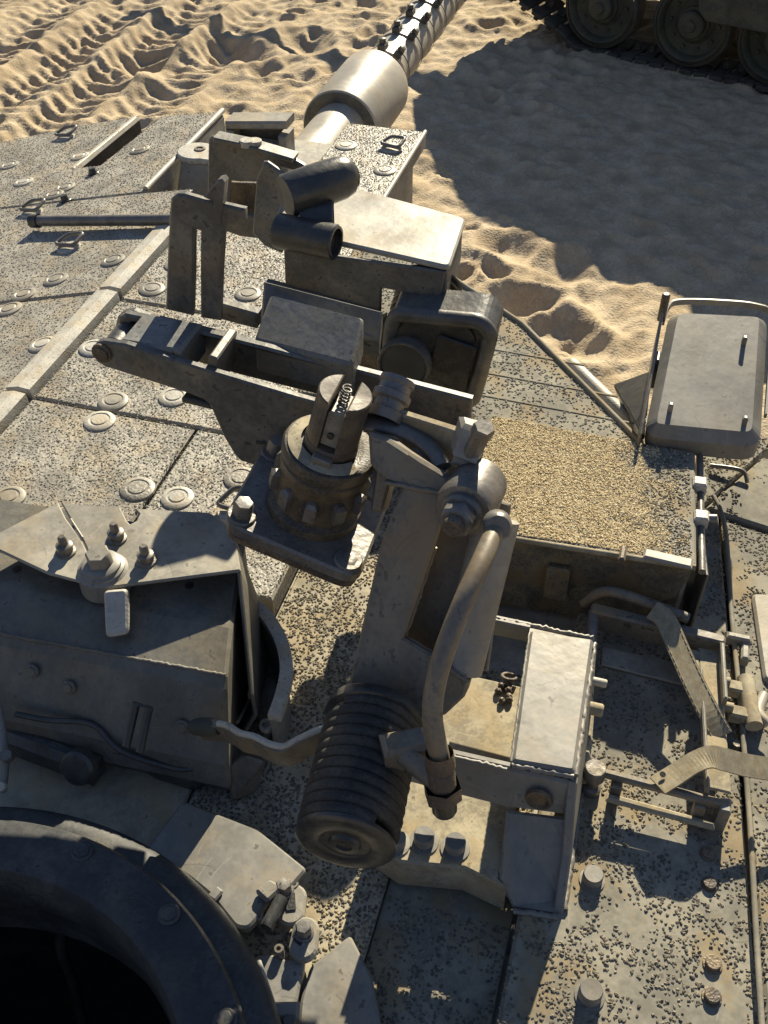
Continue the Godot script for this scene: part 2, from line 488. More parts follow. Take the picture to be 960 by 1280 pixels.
func build_far_tank():
	var t := thing("parked_tank", "dark olive tank parked on the sand ahead, road wheels in its own shade", "tank")
	var h := Shape.new()
	h.plate([Vector3(-2.5, 1.25, -.3), Vector3(-2.35, .95, -.3), Vector3(-1.3, .52, -.3), Vector3(5, .52, -.3), Vector3(5, 1.5, -.3), Vector3(-1.0, 1.5, -.3)], Vector3(0, 0, -2.8), .03)
	part("hull", h, M.olive, t)
	var f := Shape.new()
	f.plate([Vector3(-2.3, 1.28, .05), Vector3(-2.2, 1.12, .05), Vector3(5, 1.12, .05), Vector3(5, 1.3, .05), Vector3(-2.1, 1.3, .05)], Vector3(0, 0, -.35), .01)
	part("fender", f, M.olive, t)
	var k := Shape.new()
	k.plate([Vector3(.08, .60, .13), Vector3(.18, .52, .13), Vector3(5, .5, .13), Vector3(5, 1.12, .13), Vector3(.08, 1.12, .13)], Vector3(0, 0, -.02), .005)
	part("side_skirt", k, M.olive, t)
	var u := Shape.new()
	u.plate([Vector3(-2.65, 1.55, -.6), Vector3(4, 1.55, -.6), Vector3(4, 2.7, -.6), Vector3(-.6, 2.66, -.6), Vector3(-1.5, 2.52, -.6), Vector3(-2.35, 1.98, -.6)], Vector3(0, 0, -1.9), .06)
	part("turret", u, M.olive, t)
	var cu := Shape.new()
	cu.plate([Vector3(.15, 2.6, -.8), Vector3(2.2, 2.6, -.8), Vector3(2.2, 3.1, -.8), Vector3(.6, 3.12, -.8), Vector3(.25, 2.98, -.8)], Vector3(0, 0, -.9), .05)
	part("cupola", cu, M.olive, t)
	var gun := Shape.new()
	gun.lathe([Vector2(.13, 0), Vector2(.1, 1.2), Vector2(.09, 4.5), Vector2(0, 4.5)], Vector3(-2.3, 1.8, -1.6), Vector3(-1, .02, 0), 18)
	part("gun_barrel", gun, M.olive, t)
	for i in 5:
		var x: float = [-.95, 0, .85, 1.7, 2.55][i]
		var w := Shape.new()
		var c := Vector3(x, .41, -.22)
		w.lathe([Vector2(.39, 0), Vector2(.39, .16), Vector2(.385, .18), Vector2(.36, .2)], c, Vector3(0, 0, 1), 40)
		var wm := part("road_wheel", w, M.olive, t)
		var d := Shape.new()
		d.lathe([Vector2(.352, .19), Vector2(.335, .205), Vector2(.318, .19), Vector2(.30, .11), Vector2(.2, .09), Vector2(.16, .12), Vector2(.155, .15), Vector2(0, .15)], c, Vector3(0, 0, 1), 40)
		part("wheel_disc", d, M.olive, wm)
		var tr := Shape.new()
		tr.lathe([Vector2(.392, .0), Vector2(.397, .01), Vector2(.397, .17), Vector2(.385, .186), Vector2(.355, .19)], c, Vector3(0, 0, 1), 40)
		part("tyre", tr, M.rubber, wm)
		var hb := Shape.new()
		hb.lathe([Vector2(.13, .14), Vector2(.125, .22), Vector2(.11, .235), Vector2(.06, .24), Vector2(.05, .26), Vector2(0, .26)], c, Vector3(0, 0, 1), 24)
		part("hub", hb, M.olive, wm)
		for b in 10:
			var a := TAU * b / 10
			var bs := roundbolt(c + Vector3(cos(a) * .24, sin(a) * .24, .1), Vector3(0, 0, 1), .018, .02)
			part("bolt", bs, M.olive, wm)
	var idl := Shape.new()
	idl.lathe([Vector2(.32, 0), Vector2(.32, .18), Vector2(.27, .2), Vector2(.25, .1), Vector2(.1, .1), Vector2(.09, .2), Vector2(0, .2)], Vector3(-1.85, .72, -.22), Vector3(0, 0, 1), 32)
	part("drive_sprocket", idl, M.olive, t)
	var path := []
	for i in 40: path.append([Vector2(5.0 - i * .155, -.01), 0.0])
	var bend := arc_pts(Vector3(-1.0, .41, 0), Vector3(1, 0, 0), Vector3(0, 1, 0), .44, 270, 225, 3)
	var fr := []
	for p in bend: fr.append(Vector2(p.x, p.y))
	var c2 := arc_pts(Vector3(-1.85, .72, 0), Vector3(1, 0, 0), Vector3(0, 1, 0), .37, 232, 90, 8)
	var p0 := fr[fr.size() - 1] as Vector2
	var p1 := Vector2(c2[0].x, c2[0].y)
	for i in range(1, 5): fr.append(p0.lerp(p1, i / 5.0))
	for p in c2: fr.append(Vector2(p.x, p.y))
	for i in fr.size():
		var nx: Vector2 = fr[mini(i + 1, fr.size() - 1)] - fr[maxi(i - 1, 0)]
		path.append([fr[i], nx.angle() - PI])
	var ls := Shape.new()
	ls.box(Vector3(0, 0, 0), Vector3(.125, .045, .54), .008)
	ls.box(Vector3(.0, -.04, 0), Vector3(.05, .04, .52), .01)
	ls.box(Vector3(-.065, .0, .16), Vector3(.06, .05, .1), .01)
	ls.box(Vector3(-.065, .0, -.14), Vector3(.06, .05, .1), .01)
	ls.box(Vector3(0, .05, -.02), Vector3(.05, .08, .05), .01)
	var lm := ls.mesh()
	for p in path:
		var o := MeshInstance3D.new(); o.name = "track_link"; o.mesh = lm; o.material_override = M.rubber
		o.transform = Transform3D(Basis(Vector3(0, 0, 1), p[1]), Vector3(p[0].x, p[0].y, -.24))
		t.add_child(o, true)
	t.transform = Transform3D(Basis(Vector3(.9524, 0, .3048), Vector3.UP, Vector3(-.3048, 0, .9524)), Vector3(-.054, GROUND + .03, -10.83))

# ---------------------------------------------------------------- the turret we stand on

func on_roof(x: float, z: float, lift := 0.0) -> Vector3:
	return Vector3(x, roof_y(x) + lift, z)

func roof_normal(x: float) -> Vector3:
	return Vector3(-SLOPE, 1, 0).normalized() if x < MID - .005 else Vector3.UP

func build_turret() -> Node3D:
	var t := thing("tank_turret", "dusty grey tan armoured turret roof with gritty anti slip panels and round plugs", "turret", Vector3(MID, 0, -1))
	# the body below the armour, and the hull it turns on
	var b := Shape.new()
	b.plate([Vector3(MID, -.05, -2.74), Vector3(-.70, -.05, -2.74), Vector3(-.70, -.05, -2.15), Vector3(-.47, -.05, -1.90), Vector3(.02, -.05, -1.45), Vector3(.52, -.05, -1.62), Vector3(.58, -.05, -.58), Vector3(MID, -.05, -.58)], Vector3(0, -.75, 0), .01)
	b.plate([Vector3(-.138, -.05, -.582), Vector3(.58, -.05, -.582), Vector3(.6, -.05, .8), Vector3(-.138, -.05, .8)], Vector3(0, -.75, 0), .01)
	b.plate([Vector3(MID, -.05, -.582), Vector3(-.972, -.05, -.582), Vector3(-.972, -.05, .8), Vector3(MID, -.05, .8)], Vector3(0, -.75, 0), .01)
	b.plate([Vector3(-.97, -.05, .28), Vector3(-.14, -.05, .28), Vector3(-.14, -.05, .8), Vector3(-.97, -.05, .8)], Vector3(0, -.75, 0), .01)
	part("turret_body", b, M.dust, t)
	var b2 := Shape.new()
	b2.plate([Vector3(MID - .002, -.052, -2.3), Vector3(MID - .002, -.052, .8), on_roof(-2.9, .8, -.052), on_roof(-2.9, -1.9, -.052), on_roof(-2.35, -2.62, -.052), on_roof(-1.645, -2.69, -.052), on_roof(-1.645, -2.505, -.052), on_roof(-1.545, -2.505, -.052), on_roof(-1.545, -2.70, -.052), on_roof(-1.36, -2.72, -.052), on_roof(-1.36, -2.3, -.052)], Vector3(0, -.5, 0), .01)
	part("turret_side", b2, M.dust, t)
	var hl := Shape.new()
	hl.plate([Vector3(-2.9, -.86, -2.6), Vector3(.1, -.86, -2.6), Vector3(.45, -.86, 4), Vector3(-2.9, -.86, 4)], Vector3(0, -1.2, 0), .03)
	part("hull", hl, M.dust, t)

	# armour panels; the narrow gaps between them stay open
	var g := .003
	var flats := []
	var far_r := [Vector2(-1.095, -1.735), Vector2(-1.095, -2.28), Vector2(-.90, -2.33), Vector2(-.90, -2.77), Vector2(-.672, -2.77), Vector2(-.672, -2.15), Vector2(-.55, -2.02), Vector2(-.55, -1.735)]
	flats.append(far_r)
	flats.append([Vector2(-1.095, -1.731 + g), Vector2(-.53, -1.731 + g), Vector2(-.46, -1.45), Vector2(-.46, -1.362 - g), Vector2(-1.095, -1.362 - g)])
	flats.append([Vector2(-1.095, -1.362 + g), Vector2(-.753 - g, -1.362 + g), Vector2(-.753 - g, -.985), Vector2(-1.095, -.985)])
	flats.append([Vector2(-.753 + g, -1.362 + g), Vector2(-.467, -1.362 + g), Vector2(-.467, -1.10), Vector2(-.467, -.998), Vector2(-.753 + g, -.985)])
	for f in flats:
		var s := Shape.new()
		var p := []
		for q in f: p.append(Vector3(q.x, 0, q.y))
		s.plate(p, Vector3(0, -.046, 0), .004)
		part("armour_panel", s, M.armour, t)
	var slopes := []
	slopes.append([Vector2(-1.165, -2.28), Vector2(-1.165, -1.760 + g), Vector2(-2.6, -1.60), Vector2(-2.6, -2.2), Vector2(-1.30, -2.28)])
	slopes.append([Vector2(-1.165, -1.760 + .012), Vector2(-1.165, -1.362 - g), Vector2(-2.6, -1.20), Vector2(-2.6, -1.60 + .02)])
	slopes.append([Vector2(-1.165, -1.362 + g), Vector2(-1.165, .3), Vector2(-2.6, .3), Vector2(-2.6, -1.20 + .01)])
	slopes.append([Vector2(-1.305, -2.287), Vector2(-2.6, -2.207), Vector2(-2.7, -2.33), Vector2(-2.30, -2.72), Vector2(-1.80, -2.86), Vector2(-1.63, -2.88), Vector2(-1.645, -2.50), Vector2(-1.56, -2.50), Vector2(-1.53, -2.86), Vector2(-1.32, -2.84)])
	for f in slopes:
		var s := Shape.new()
		var p := []
		for q in f: p.append(on_roof(q.x, q.y))
		s.plate(p, Vector3(0, -.046, 0), .004)
		part("armour_panel", s, M.armour, t)
	# raised strip along the ridge, in lengths that meet at the panel joints
	for q in [[-2.05, -1.752], [-1.744, -1.366], [-1.358, -.95]]:
		var s := Shape.new()
		s.plate([Vector3(-1.155, roof_y(-1.155) + .012, q[0]), Vector3(-1.128, .014, q[0]), Vector3(-1.103, .012, q[0]), Vector3(-1.098, -.03, q[0]), Vector3(-1.162, -.03, q[0])], Vector3(0, 0, q[1] - q[0]), .003)
		part("ridge_strip", s, M.cap, t)
	# inner roof, bolted deck on the right and the sunken deck before the hatch
	var cut := []
	for i in 13:
		var a := deg_to_rad(lerpf(-16.7, -76.0, i / 12.0))
		cut.append(Vector2(-.555 + .40 * cos(a), -.149 + .40 * sin(a)))
	var inner := [Vector2(-.459, -1.36), Vector2(-.16, -1.36), Vector2(-.16, -.98), Vector2(-.012, -.98), Vector2(-.012, -.64), Vector2(-.172, -.64)] + cut
	var inner2 := [Vector2(-.462, -.982), Vector2(-.462, -.54)]
	for i in 13:
		var a := deg_to_rad(lerpf(-77.0, -182.0, i / 12.0))
		inner2.append(Vector2(-.555 + .40 * cos(a), -.149 + .40 * sin(a)))
	inner2.append_array([Vector2(-1.09, -.14), Vector2(-1.09, -.982)])
	var s0 := Shape.new()
	var p0 := []
	for q in inner2: p0.append(Vector3(q.x, -.03, q.y))
	s0.plate(p0, Vector3(0, -.016, 0), .003)
	part("inner_deck", s0, M.tan, t)
	var s1 := Shape.new()
	var p1 := []
	for q in inner: p1.append(Vector3(q.x, -.03, q.y))
	s1.plate(p1, Vector3(0, -.016, 0), .003)
	part("inner_deck", s1, M.tan, t)
	var s2 := Shape.new()
	s2.plate([Vector3(-.171, -.04, -.64), Vector3(-.010, -.04, -.64), Vector3(-.010, -.04, .4), Vector3(-.171, -.04, .4)], Vector3(0, -.006, 0), .002)
	part("sunken_deck", s2, M.deck, t)
	var deck := [Vector2(-.005, -1.10), Vector2(.155, -1.10), Vector2(.150, -1.62), Vector2(.285, -1.62), Vector2(.166, -1.402), Vector2(.192, -1.386), Vector2(.232, -1.0), Vector2(.285, -.45), Vector2(.33, .4), Vector2(-.005, .4)]
	var s3 := Shape.new()
	var p3 := []
	for q in deck: p3.append(Vector3(q.x, 0, q.y))
	s3.plate(p3, Vector3(0, -.046, 0), .004)
	part("bolted_deck", s3, M.deck, t)
	var edge := [Vector2(.197, -1.385), Vector2(.242, -1.0), Vector2(.295, -.45), Vector2(.34, .4), Vector2(.6, .4), Vector2(.6, -1.30)]
	var s4 := Shape.new()
	var p4 := []
	for q in edge: p4.append(Vector3(q.x, -.006, q.y))
	s4.plate(p4, Vector3(0, -.04, 0), .004)
	part("side_panel", s4, M.deck, t)
	var s5 := Shape.new()
	s5.plate([Vector3(.17, .0, -1.40), Vector3(.26, .004, -1.56), Vector3(.6, .004, -1.56), Vector3(.6, 0, -1.31), Vector3(.2, 0, -1.392)], Vector3(0, -.04, 0), .004)
	part("side_panel", s5, M.deck, t)
	var s6 := Shape.new()
	s6.plate(rounded([Vector3(.25, .002, -1.217), Vector3(.335, .002, -1.233), Vector3(.332, .002, -1.047), Vector3(.272, .002, -1.044)], .012), Vector3(0, -.02, 0), .004)
	part("access_cover", s6, M.dust, t)
	# wedge of armour on the right, with its bead along the edge
	var wz := .10
	var wedge := [Vector2(-.62, -1.93), Vector2(-.438, -1.894), Vector2(-.212, -1.721), Vector2(.043, -1.418), Vector2(.043, -1.392), Vector2(-.56, -1.392)]
	var s7 := Shape.new()
	var p7 := []
	for q in wedge: p7.append(Vector3(q.x, wz, q.y))
	s7.plate(p7, Vector3(0, -.16, 0), .004)
	part("wedge_panel", s7, M.deck, t)
	var bead := Shape.new()
	bead.tube([Vector3(-.438, wz + .002, -1.89), Vector3(-.214, wz + .002, -1.717), Vector3(.042, wz + .002, -1.414)], .005, 10)
	part("edge_bead", bead, M.deck, t)
	for q in [[.04, -1.47], [-.02, -1.54], [-.09, -1.62]]:
		var w := Shape.new()
		w.box(Vector3(q[0] - .16, wz, q[1]), Vector3(.34, .003, .006), .0015, Basis(Vector3.UP, -.03))
		part("weld_bead", w, M.deck, t)
	# front nose edge bead on the right block and the gun slot walls
	var nb := Shape.new()
	nb.tube([Vector3(-.674, .0, -2.77), Vector3(-.674, .0, -2.2)], .006, 10)
	part("edge_bead", nb, M.cap, t)
	var nb2 := Shape.new()
	nb2.tube([on_roof(-1.318, -2.84, .002), on_roof(-1.312, -2.30, .002)], .008, 10)
	part("edge_bead", nb2, M.cap, t)
	var sw := Shape.new()
	sw.plate([on_roof(-1.31, -2.83, -.01), on_roof(-1.31, -2.30, -.01), Vector3(-1.31, -.5, -2.30), Vector3(-1.31, -.5, -2.83)], Vector3(-.03, 0, 0), .003)
	part("slot_wall", sw, M.dust, t)
	var mt := Shape.new()
	mt.box(Vector3(-1.11, -.42, -2.5), Vector3(.4, .18, .7), .02)
	mt.lathe([Vector2(.15, 0), Vector2(.15, .35), Vector2(.13, .4), Vector2(.1, .4)], Vector3(MID, -.29, -2.35), Vector3(0, 0, -1), 32)
	part("mantlet", mt, M.dust, t)
	# slot in the front left armour: sunlit bevel coloured pale, shade below it coloured black
	var lip := Shape.new()
	lip.plate([on_roof(-1.645, -2.50, .002), on_roof(-1.63, -2.885, .002), on_roof(-1.622, -2.885, -.014), on_roof(-1.637, -2.49, -.014)], Vector3(-.016, -.004, 0), .003)
	part("slot_lip", lip, M.cap, t)
	var sd := Shape.new()
	sd.plate([on_roof(-1.640, -2.50, -.0145), on_roof(-1.625, -2.885, -.0145), on_roof(-1.625, -2.885, -.3), on_roof(-1.640, -2.50, -.3)], Vector3(-.012, 0, 0), .002)
	part("slot_side", sd, M.black, t)

	# round plugs over the armour bolts
	var plugs := [[-.985, -1.093], [-.782, -1.174], [-.706, -1.172], [-.935, -1.329], [-.939, -1.392], [-.833, -1.436], [-1.06, -1.544], [-1.045, -1.788], [-.834, -1.827], [-1.035, -1.90], [-.70, -1.50], [-.62, -1.25], [-.88, -2.12], [-.70, -2.28], [-.845, -2.46], [-.715, -2.50], [-.86, -2.62]]
	for q in [Vector3(-1.199, -.015, -1.901), Vector3(-1.309, -.038, -1.822), Vector3(-1.357, -.048, -1.757), Vector3(-1.356, -.048, -1.693), Vector3(-1.176, -.01, -1.54), Vector3(-1.472, -.073, -2.586), Vector3(-1.592, -.098, -2.358), Vector3(-1.603, -.1, -2.315), Vector3(-1.771, -.136, -2.426), Vector3(-1.91, -.166, -2.568), Vector3(-1.671, -.115, -2.583), Vector3(-1.363, -.05, -1.584)]: plugs.append([q.x, q.z])
	var keep := []
	for i in plugs.size():
		var q = plugs[i]
		var p := on_roof(q[0], q[1])
		var nn := roof_normal(q[0])
		var s := Shape.new()
		var r := .029 + .002 * pick(i)
		s.lathe([Vector2(r, -.001), Vector2(r - .001, .003), Vector2(r - .006, .0055), Vector2(r - .010, .0058), Vector2(r - .0115, .0045), Vector2(r - .014, .0045), Vector2(r - .0155, .0062), Vector2(0, .0066)], p, nn, 28)
		var worn := pick(i + 50)
		part("plug_cap", s, M.cap if worn > .45 else (M.dust if worn > .2 else M.armour), t)
		keep.append(Vector3(q[0], q[1], r * (1.05 if worn > .3 else .62)))

	# lifting eyes
	var eyes := [Vector3(-1.367, -.05, -1.984), Vector3(-1.611, -.102, -2.209), Vector3(-1.822, -.147, -2.758), Vector3(-.735, 0, -2.636), Vector3(-.594, 0, -1.164)]
	for i in eyes.size():
		var p: Vector3 = eyes[i]
		var s := Shape.new()
		var nn := roof_normal(p.x)
		var ux := Vector3(1, 0, 0).slide(nn).normalized()
		var sz: float = [.036, .036, .036, .032, .034][i]
		var loop: Array
		if i == 4: loop = rounded([p + ux * -.036 + nn * .012, p + ux * -.012 + nn * .03 + Vector3(0, 0, -.035), p + ux * .034 + nn * .03 + Vector3(0, 0, -.03), p + ux * .04 + nn * .012 + Vector3(0, 0, .006)], .012)
		else: loop = rounded([p - ux * sz + nn * .012, p + ux * sz * .75 + nn * .012 + Vector3(0, 0, .014), p + ux * sz + nn * .022 + Vector3(0, 0, -.03), p - ux * sz * .35 + nn * .02 + Vector3(0, 0, -.034)], .012)
		s.tube(loop, .0048, 10, false, 1.0, true)
		var e := part("lifting_eye", s, M.steel, t)
		var f := Shape.new()
		f.lathe([Vector2(.03, -.001), Vector2(.028, .004), Vector2(0, .005)], p + ux * .0, nn, 20)
		part("eye_base", f, M.cap, e)
		keep.append(Vector3(p.x, p.z, .032))
	# small studs near the front
	for q in [Vector3(-1.549, -.089, -2.443), Vector3(-1.541, -.087, -2.27)]:
		part("stud", hexbolt(q, roof_normal(-2), .011, .016, .016), M.dark, t)
	# long thin tube lying across the ridge
	var tb := Shape.new()
	var tp := [Vector3(-1.529, -.085, -2.102) + Vector3(0, .024, 0), (Vector3(-1.529, -.085, -2.102) + Vector3(0, .024, 0)).lerp(Vector3(-1.119, .02, -2.062), .5), Vector3(-1.119, .02, -2.062)]
	tb.tube(tp, .014, 16)
	var tbm := part("antenna_tube", tb, M.steel, t)
	var te := Shape.new()
	te.lathe([Vector2(.0175, -.012), Vector2(.0175, .012), Vector2(.012, .012), Vector2(.010, .004), Vector2(0, .004)], tp[0], (tp[0] - tp[1]), 18)
	part("tube_end", te, M.dark, tbm)
	# conduit along the right deck, with saddles
	var cp := smooth_path([Vector3(.142, .012, -1.507), Vector3(.159, .012, -1.456), Vector3(.199, .012, -1.362), Vector3(.22, .012, -1.148), Vector3(.238, .012, -.983), Vector3(.256, .012, -.794), Vector3(.268, .012, -.637), Vector3(.278, .012, -.513)], 4)
	var cd := Shape.new()
	cd.tube(cp.slice(6), .0038, 10)
	part("conduit", cd, M.deck, t)
	var hooks := [Vector3(.168, .01, -1.552), Vector3(.239, .01, -1.601), Vector3(.124, .02, -1.481)]
	# deck bolts
	for q in [[740,1095,.0125,.014], [737,1238,.0135,.015], [885,1103,.008,.007], [884,1066,.008,.007], [890,1204,.0095,.008], [890,1245,.0095,.008]]:
		pass
	for a in [[Vector3(.074, 0, -.669), .0125, .017], [Vector3(.09, 0, -.529), .0135, .019], [Vector3(.213, 0, -.703), .008, .006], [Vector3(.209, 0, -.744), .008, .005], [Vector3(.222, 0, -.604), .009, .007], [Vector3(.223, 0, -.566), .009, .007]]:
		part("deck_bolt", roundbolt(a[0], Vector3.UP, a[1], a[2], a[1] * 1.3), M.rust if a[1] < .01 else M.plate, t)
		keep.append(Vector3(a[0].x, a[0].z, a[1] * 1.6))

	# the anti slip grit
	var gm := grain_mesh()
	var tones := [Color(.21, .20, .165), Color(.255, .243, .20), Color(.295, .282, .235), Color(.175, .166, .138), Color(.27, .258, .213)]
	var xf := []; var cols := PackedColorArray()
	for f in flats: scatter(xf, cols, PackedVector2Array(f), roof_y, 34000, Vector2(.0012, .0025), tones, .13, keep, 3)
	for f in slopes: scatter(xf, cols, PackedVector2Array(f), roof_y, 22000, Vector2(.0012, .0026), tones, .13, keep, 4)
	stuff_part("armour_grit", gm, xf, cols, M.grain, t)
	xf = []; cols = PackedColorArray()
	scatter(xf, cols, PackedVector2Array(wedge), func(_x, _z): return wz, 26000, Vector2(.0016, .0032), tones, .3, [], 6)
	stuff_part("wedge_grit", gm, xf, cols, M.grain, t)
	xf = []; cols = PackedColorArray()
	var drk := [Color(.13, .118, .095), Color(.18, .162, .125), Color(.105, .096, .08), Color(.23, .205, .155)]
	scatter(xf, cols, PackedVector2Array(inner), func(_x, _z): return -.03, 60000, Vector2(.0017, .0031), drk + [Color(.3, .25, .16)], .3, [], 7)
	scatter(xf, cols, PackedVector2Array([Vector2(-.168, -.6), Vector2(-.013, -.6), Vector2(-.013, -.3), Vector2(-.168, -.3)]), func(_x, _z): return -.04, 40000, Vector2(.0016, .003), drk, .3, [], 5)
	scatter(xf, cols, PackedVector2Array(deck), func(_x, _z): return 0.0, 46000, Vector2(.0015, .0031), drk, .42, keep, 8, 14.0)
	scatter(xf, cols, PackedVector2Array(edge), func(_x, _z): return -.006, 44000, Vector2(.0015, .0029), drk, .40, [], 9)
	scatter(xf, cols, PackedVector2Array([Vector2(.17, -1.40), Vector2(.26, -1.56), Vector2(.6, -1.56), Vector2(.6, -1.31), Vector2(.2, -1.392)]), func(_x, _z): return .002, 15000, Vector2(.002, .0034), drk, .46, [], 9)
	stuff_part("deck_grit", gm, xf, cols, M.grain, t)
	return t

func build_main_gun():
	var t := thing("main_gun_barrel", "long pale tank gun barrel with a fat fume extractor pointing across the sand", "gun barrel", Vector3(MID, -.28, -2.6))
	var o := Vector3(MID, -.295, -2.5)
	var ax := Vector3(0, 0, -1)
	var s := Shape.new()
	s.lathe([Vector2(.098, 0), Vector2(.095, .9)], o, ax, 40)
	part("barrel_tube", s, M.barrel, t)
	var e := Shape.new()
	e.lathe([Vector2(.132, .8801), Vector2(.1355, .883), Vector2(.1375, .889), Vector2(.1375, 1.24), Vector2(.1375, 1.29), Vector2(.135, 1.30), Vector2(.126, 1.31), Vector2(.086, 1.316)], o, ax, 56)
	var em := part("fume_extractor", e, M.barrel, t)
	var ef := Shape.new()
	ef.lathe([Vector2(.093, .882), Vector2(.1322, .8812)], o, ax, 56)
	part("end_face", ef, M.gunmetal, em)
	var sl := Shape.new()
	sl.lathe([Vector2(.086, 1.30), Vector2(.083, 4.6), Vector2(.055, 4.6), Vector2(.055, 4.3)], o, ax, 40)
	part("thermal_sleeve", sl, M.barrel, t)
	for k in 8:
		var z := 1.42 + k * .205
		var c := Shape.new()
		c.lathe([Vector2(.086, z), Vector2(.0925, z + .002), Vector2(.0925, z + .026), Vector2(.086, z + .028)], o, ax, 36)
		var cm := part("sleeve_clamp", c, M.barrel, t)
		for sd in [-1, 1]:
			var lug := Shape.new()
			var a: float = .30 + sd * .33
			var up := Vector3(sin(a), cos(a), 0)
			lug.box(o + up * .102 + ax * (z + .014), Vector3(.03, .026, .045), .004, Basis(Vector3(0, 0, 1), -a))
			lug.lathe([Vector2(.013, 0), Vector2(.013, .022), Vector2(.0, .024)], o + up * .110 + ax * (z + .014), up, 12)
			part("clamp_lug", lug, M.dark, cm)
		var st := Shape.new()
		st.lathe([Vector2(.0925, z + .05), Vector2(.094, z + .052), Vector2(.094, z + .058), Vector2(.0925, z + .06)], o, ax, 36)
		part("strap", st, M.dark, cm)

func build_front_fittings():
	# armoured sight box by the gun, open towards the hatch
	var t := thing("sight_box", "small armoured sight box with an open dark window beside the gun root", "sight", Vector3(-1.082, 0, -2.515))
	var z0 := -2.50
	var s := Shape.new()
	var out := [Vector3(-1.159, .08, -2.5), Vector3(-.984, .1, -2.5), Vector3(-.988, -.015, -2.5), Vector3(-1.166, -.038, -2.5)]
	var dep := Vector3(0, 0, -.07)
	var tl: Vector3 = out[0]; var br: Vector3 = out[2]
	var w := .022
	s.plate([out[0], out[1], out[1] + Vector3(0, -w, 0), out[0] + Vector3(0, -w, 0)], dep, .005)
	part("top_wall", s, M.dust, t)
	for k in 2:
		var q := Shape.new()
		var x0: float = tl.x if k == 0 else br.x - w
		q.plate([Vector3(x0, tl.y - w - .001, z0), Vector3(x0 + w, tl.y - w - .001, z0), Vector3(x0 + w, br.y - .1, z0), Vector3(x0, br.y - .1, z0)], dep, .004)
		part("side_wall", q, M.dust, t)
	var bk := Shape.new()
	bk.plate([Vector3(tl.x + w, tl.y - w, z0 - .05), Vector3(br.x - w, tl.y - w, z0 - .05), Vector3(br.x - w, br.y - .1, z0 - .05), Vector3(tl.x + w, br.y - .1, z0 - .05)], Vector3(0, 0, -.02), .002)
	part("back_wall", bk, M.dark, t)
	var sl := Shape.new()
	sl.box(Vector3((tl.x + br.x) / 2, tl.y - .062, z0 - .03), Vector3(br.x - tl.x - .05, .014, .05), .003)
	part("hood", sl, M.cap, t)
	var ln := Shape.new()
	ln.lathe([Vector2(.04, 0), Vector2(.038, .03), Vector2(.03, .034), Vector2(0, .030)], Vector3((tl.x + br.x) / 2, tl.y - .105, z0 - .045), Vector3(0, 0, 1), 24)
	part("window", ln, M.lens, t)
	# the rounded lug left of the box
	var l := thing("hinge_lug", "pale rounded hinge lug with a small hole at the left of the sight box", "hinge", Vector3(-1.238, -.02, -2.465))
	var a := Shape.new()
	var c := Vector3(-1.261, -.02, -2.522)
	var pl := arc_pts(c, Vector3(1, 0, 0), Vector3(0, 0, 1), .055, 60, 300, 12)
	pl.append(c + Vector3(.13, 0, -.05)); pl.append(c + Vector3(.13, 0, .05))
	a.plate(pl, Vector3(0, -.016, 0), .003)
	var am := part("lug_plate", a, M.cap, l)
	var hole := Shape.new()
	hole.lathe([Vector2(.016, .0), Vector2(.015, .003), Vector2(.009, .003), Vector2(.008, .0005), Vector2(0, .0005)], c + Vector3(.005, 0, -.01), Vector3.UP, 18)
	part("pin", hole, M.rust, am)
	var gs := Shape.new()
	gs.plate([c + Vector3(-.03, -.016, .045), c + Vector3(.12, -.016, .045), c + Vector3(.12, -.2, .12), c + Vector3(-.05, -.2, .12)], Vector3(0, 0, -.012), .002)
	part("gusset", gs, M.dust, l)

# ---------------------------------------------------------------- the machine gun mount

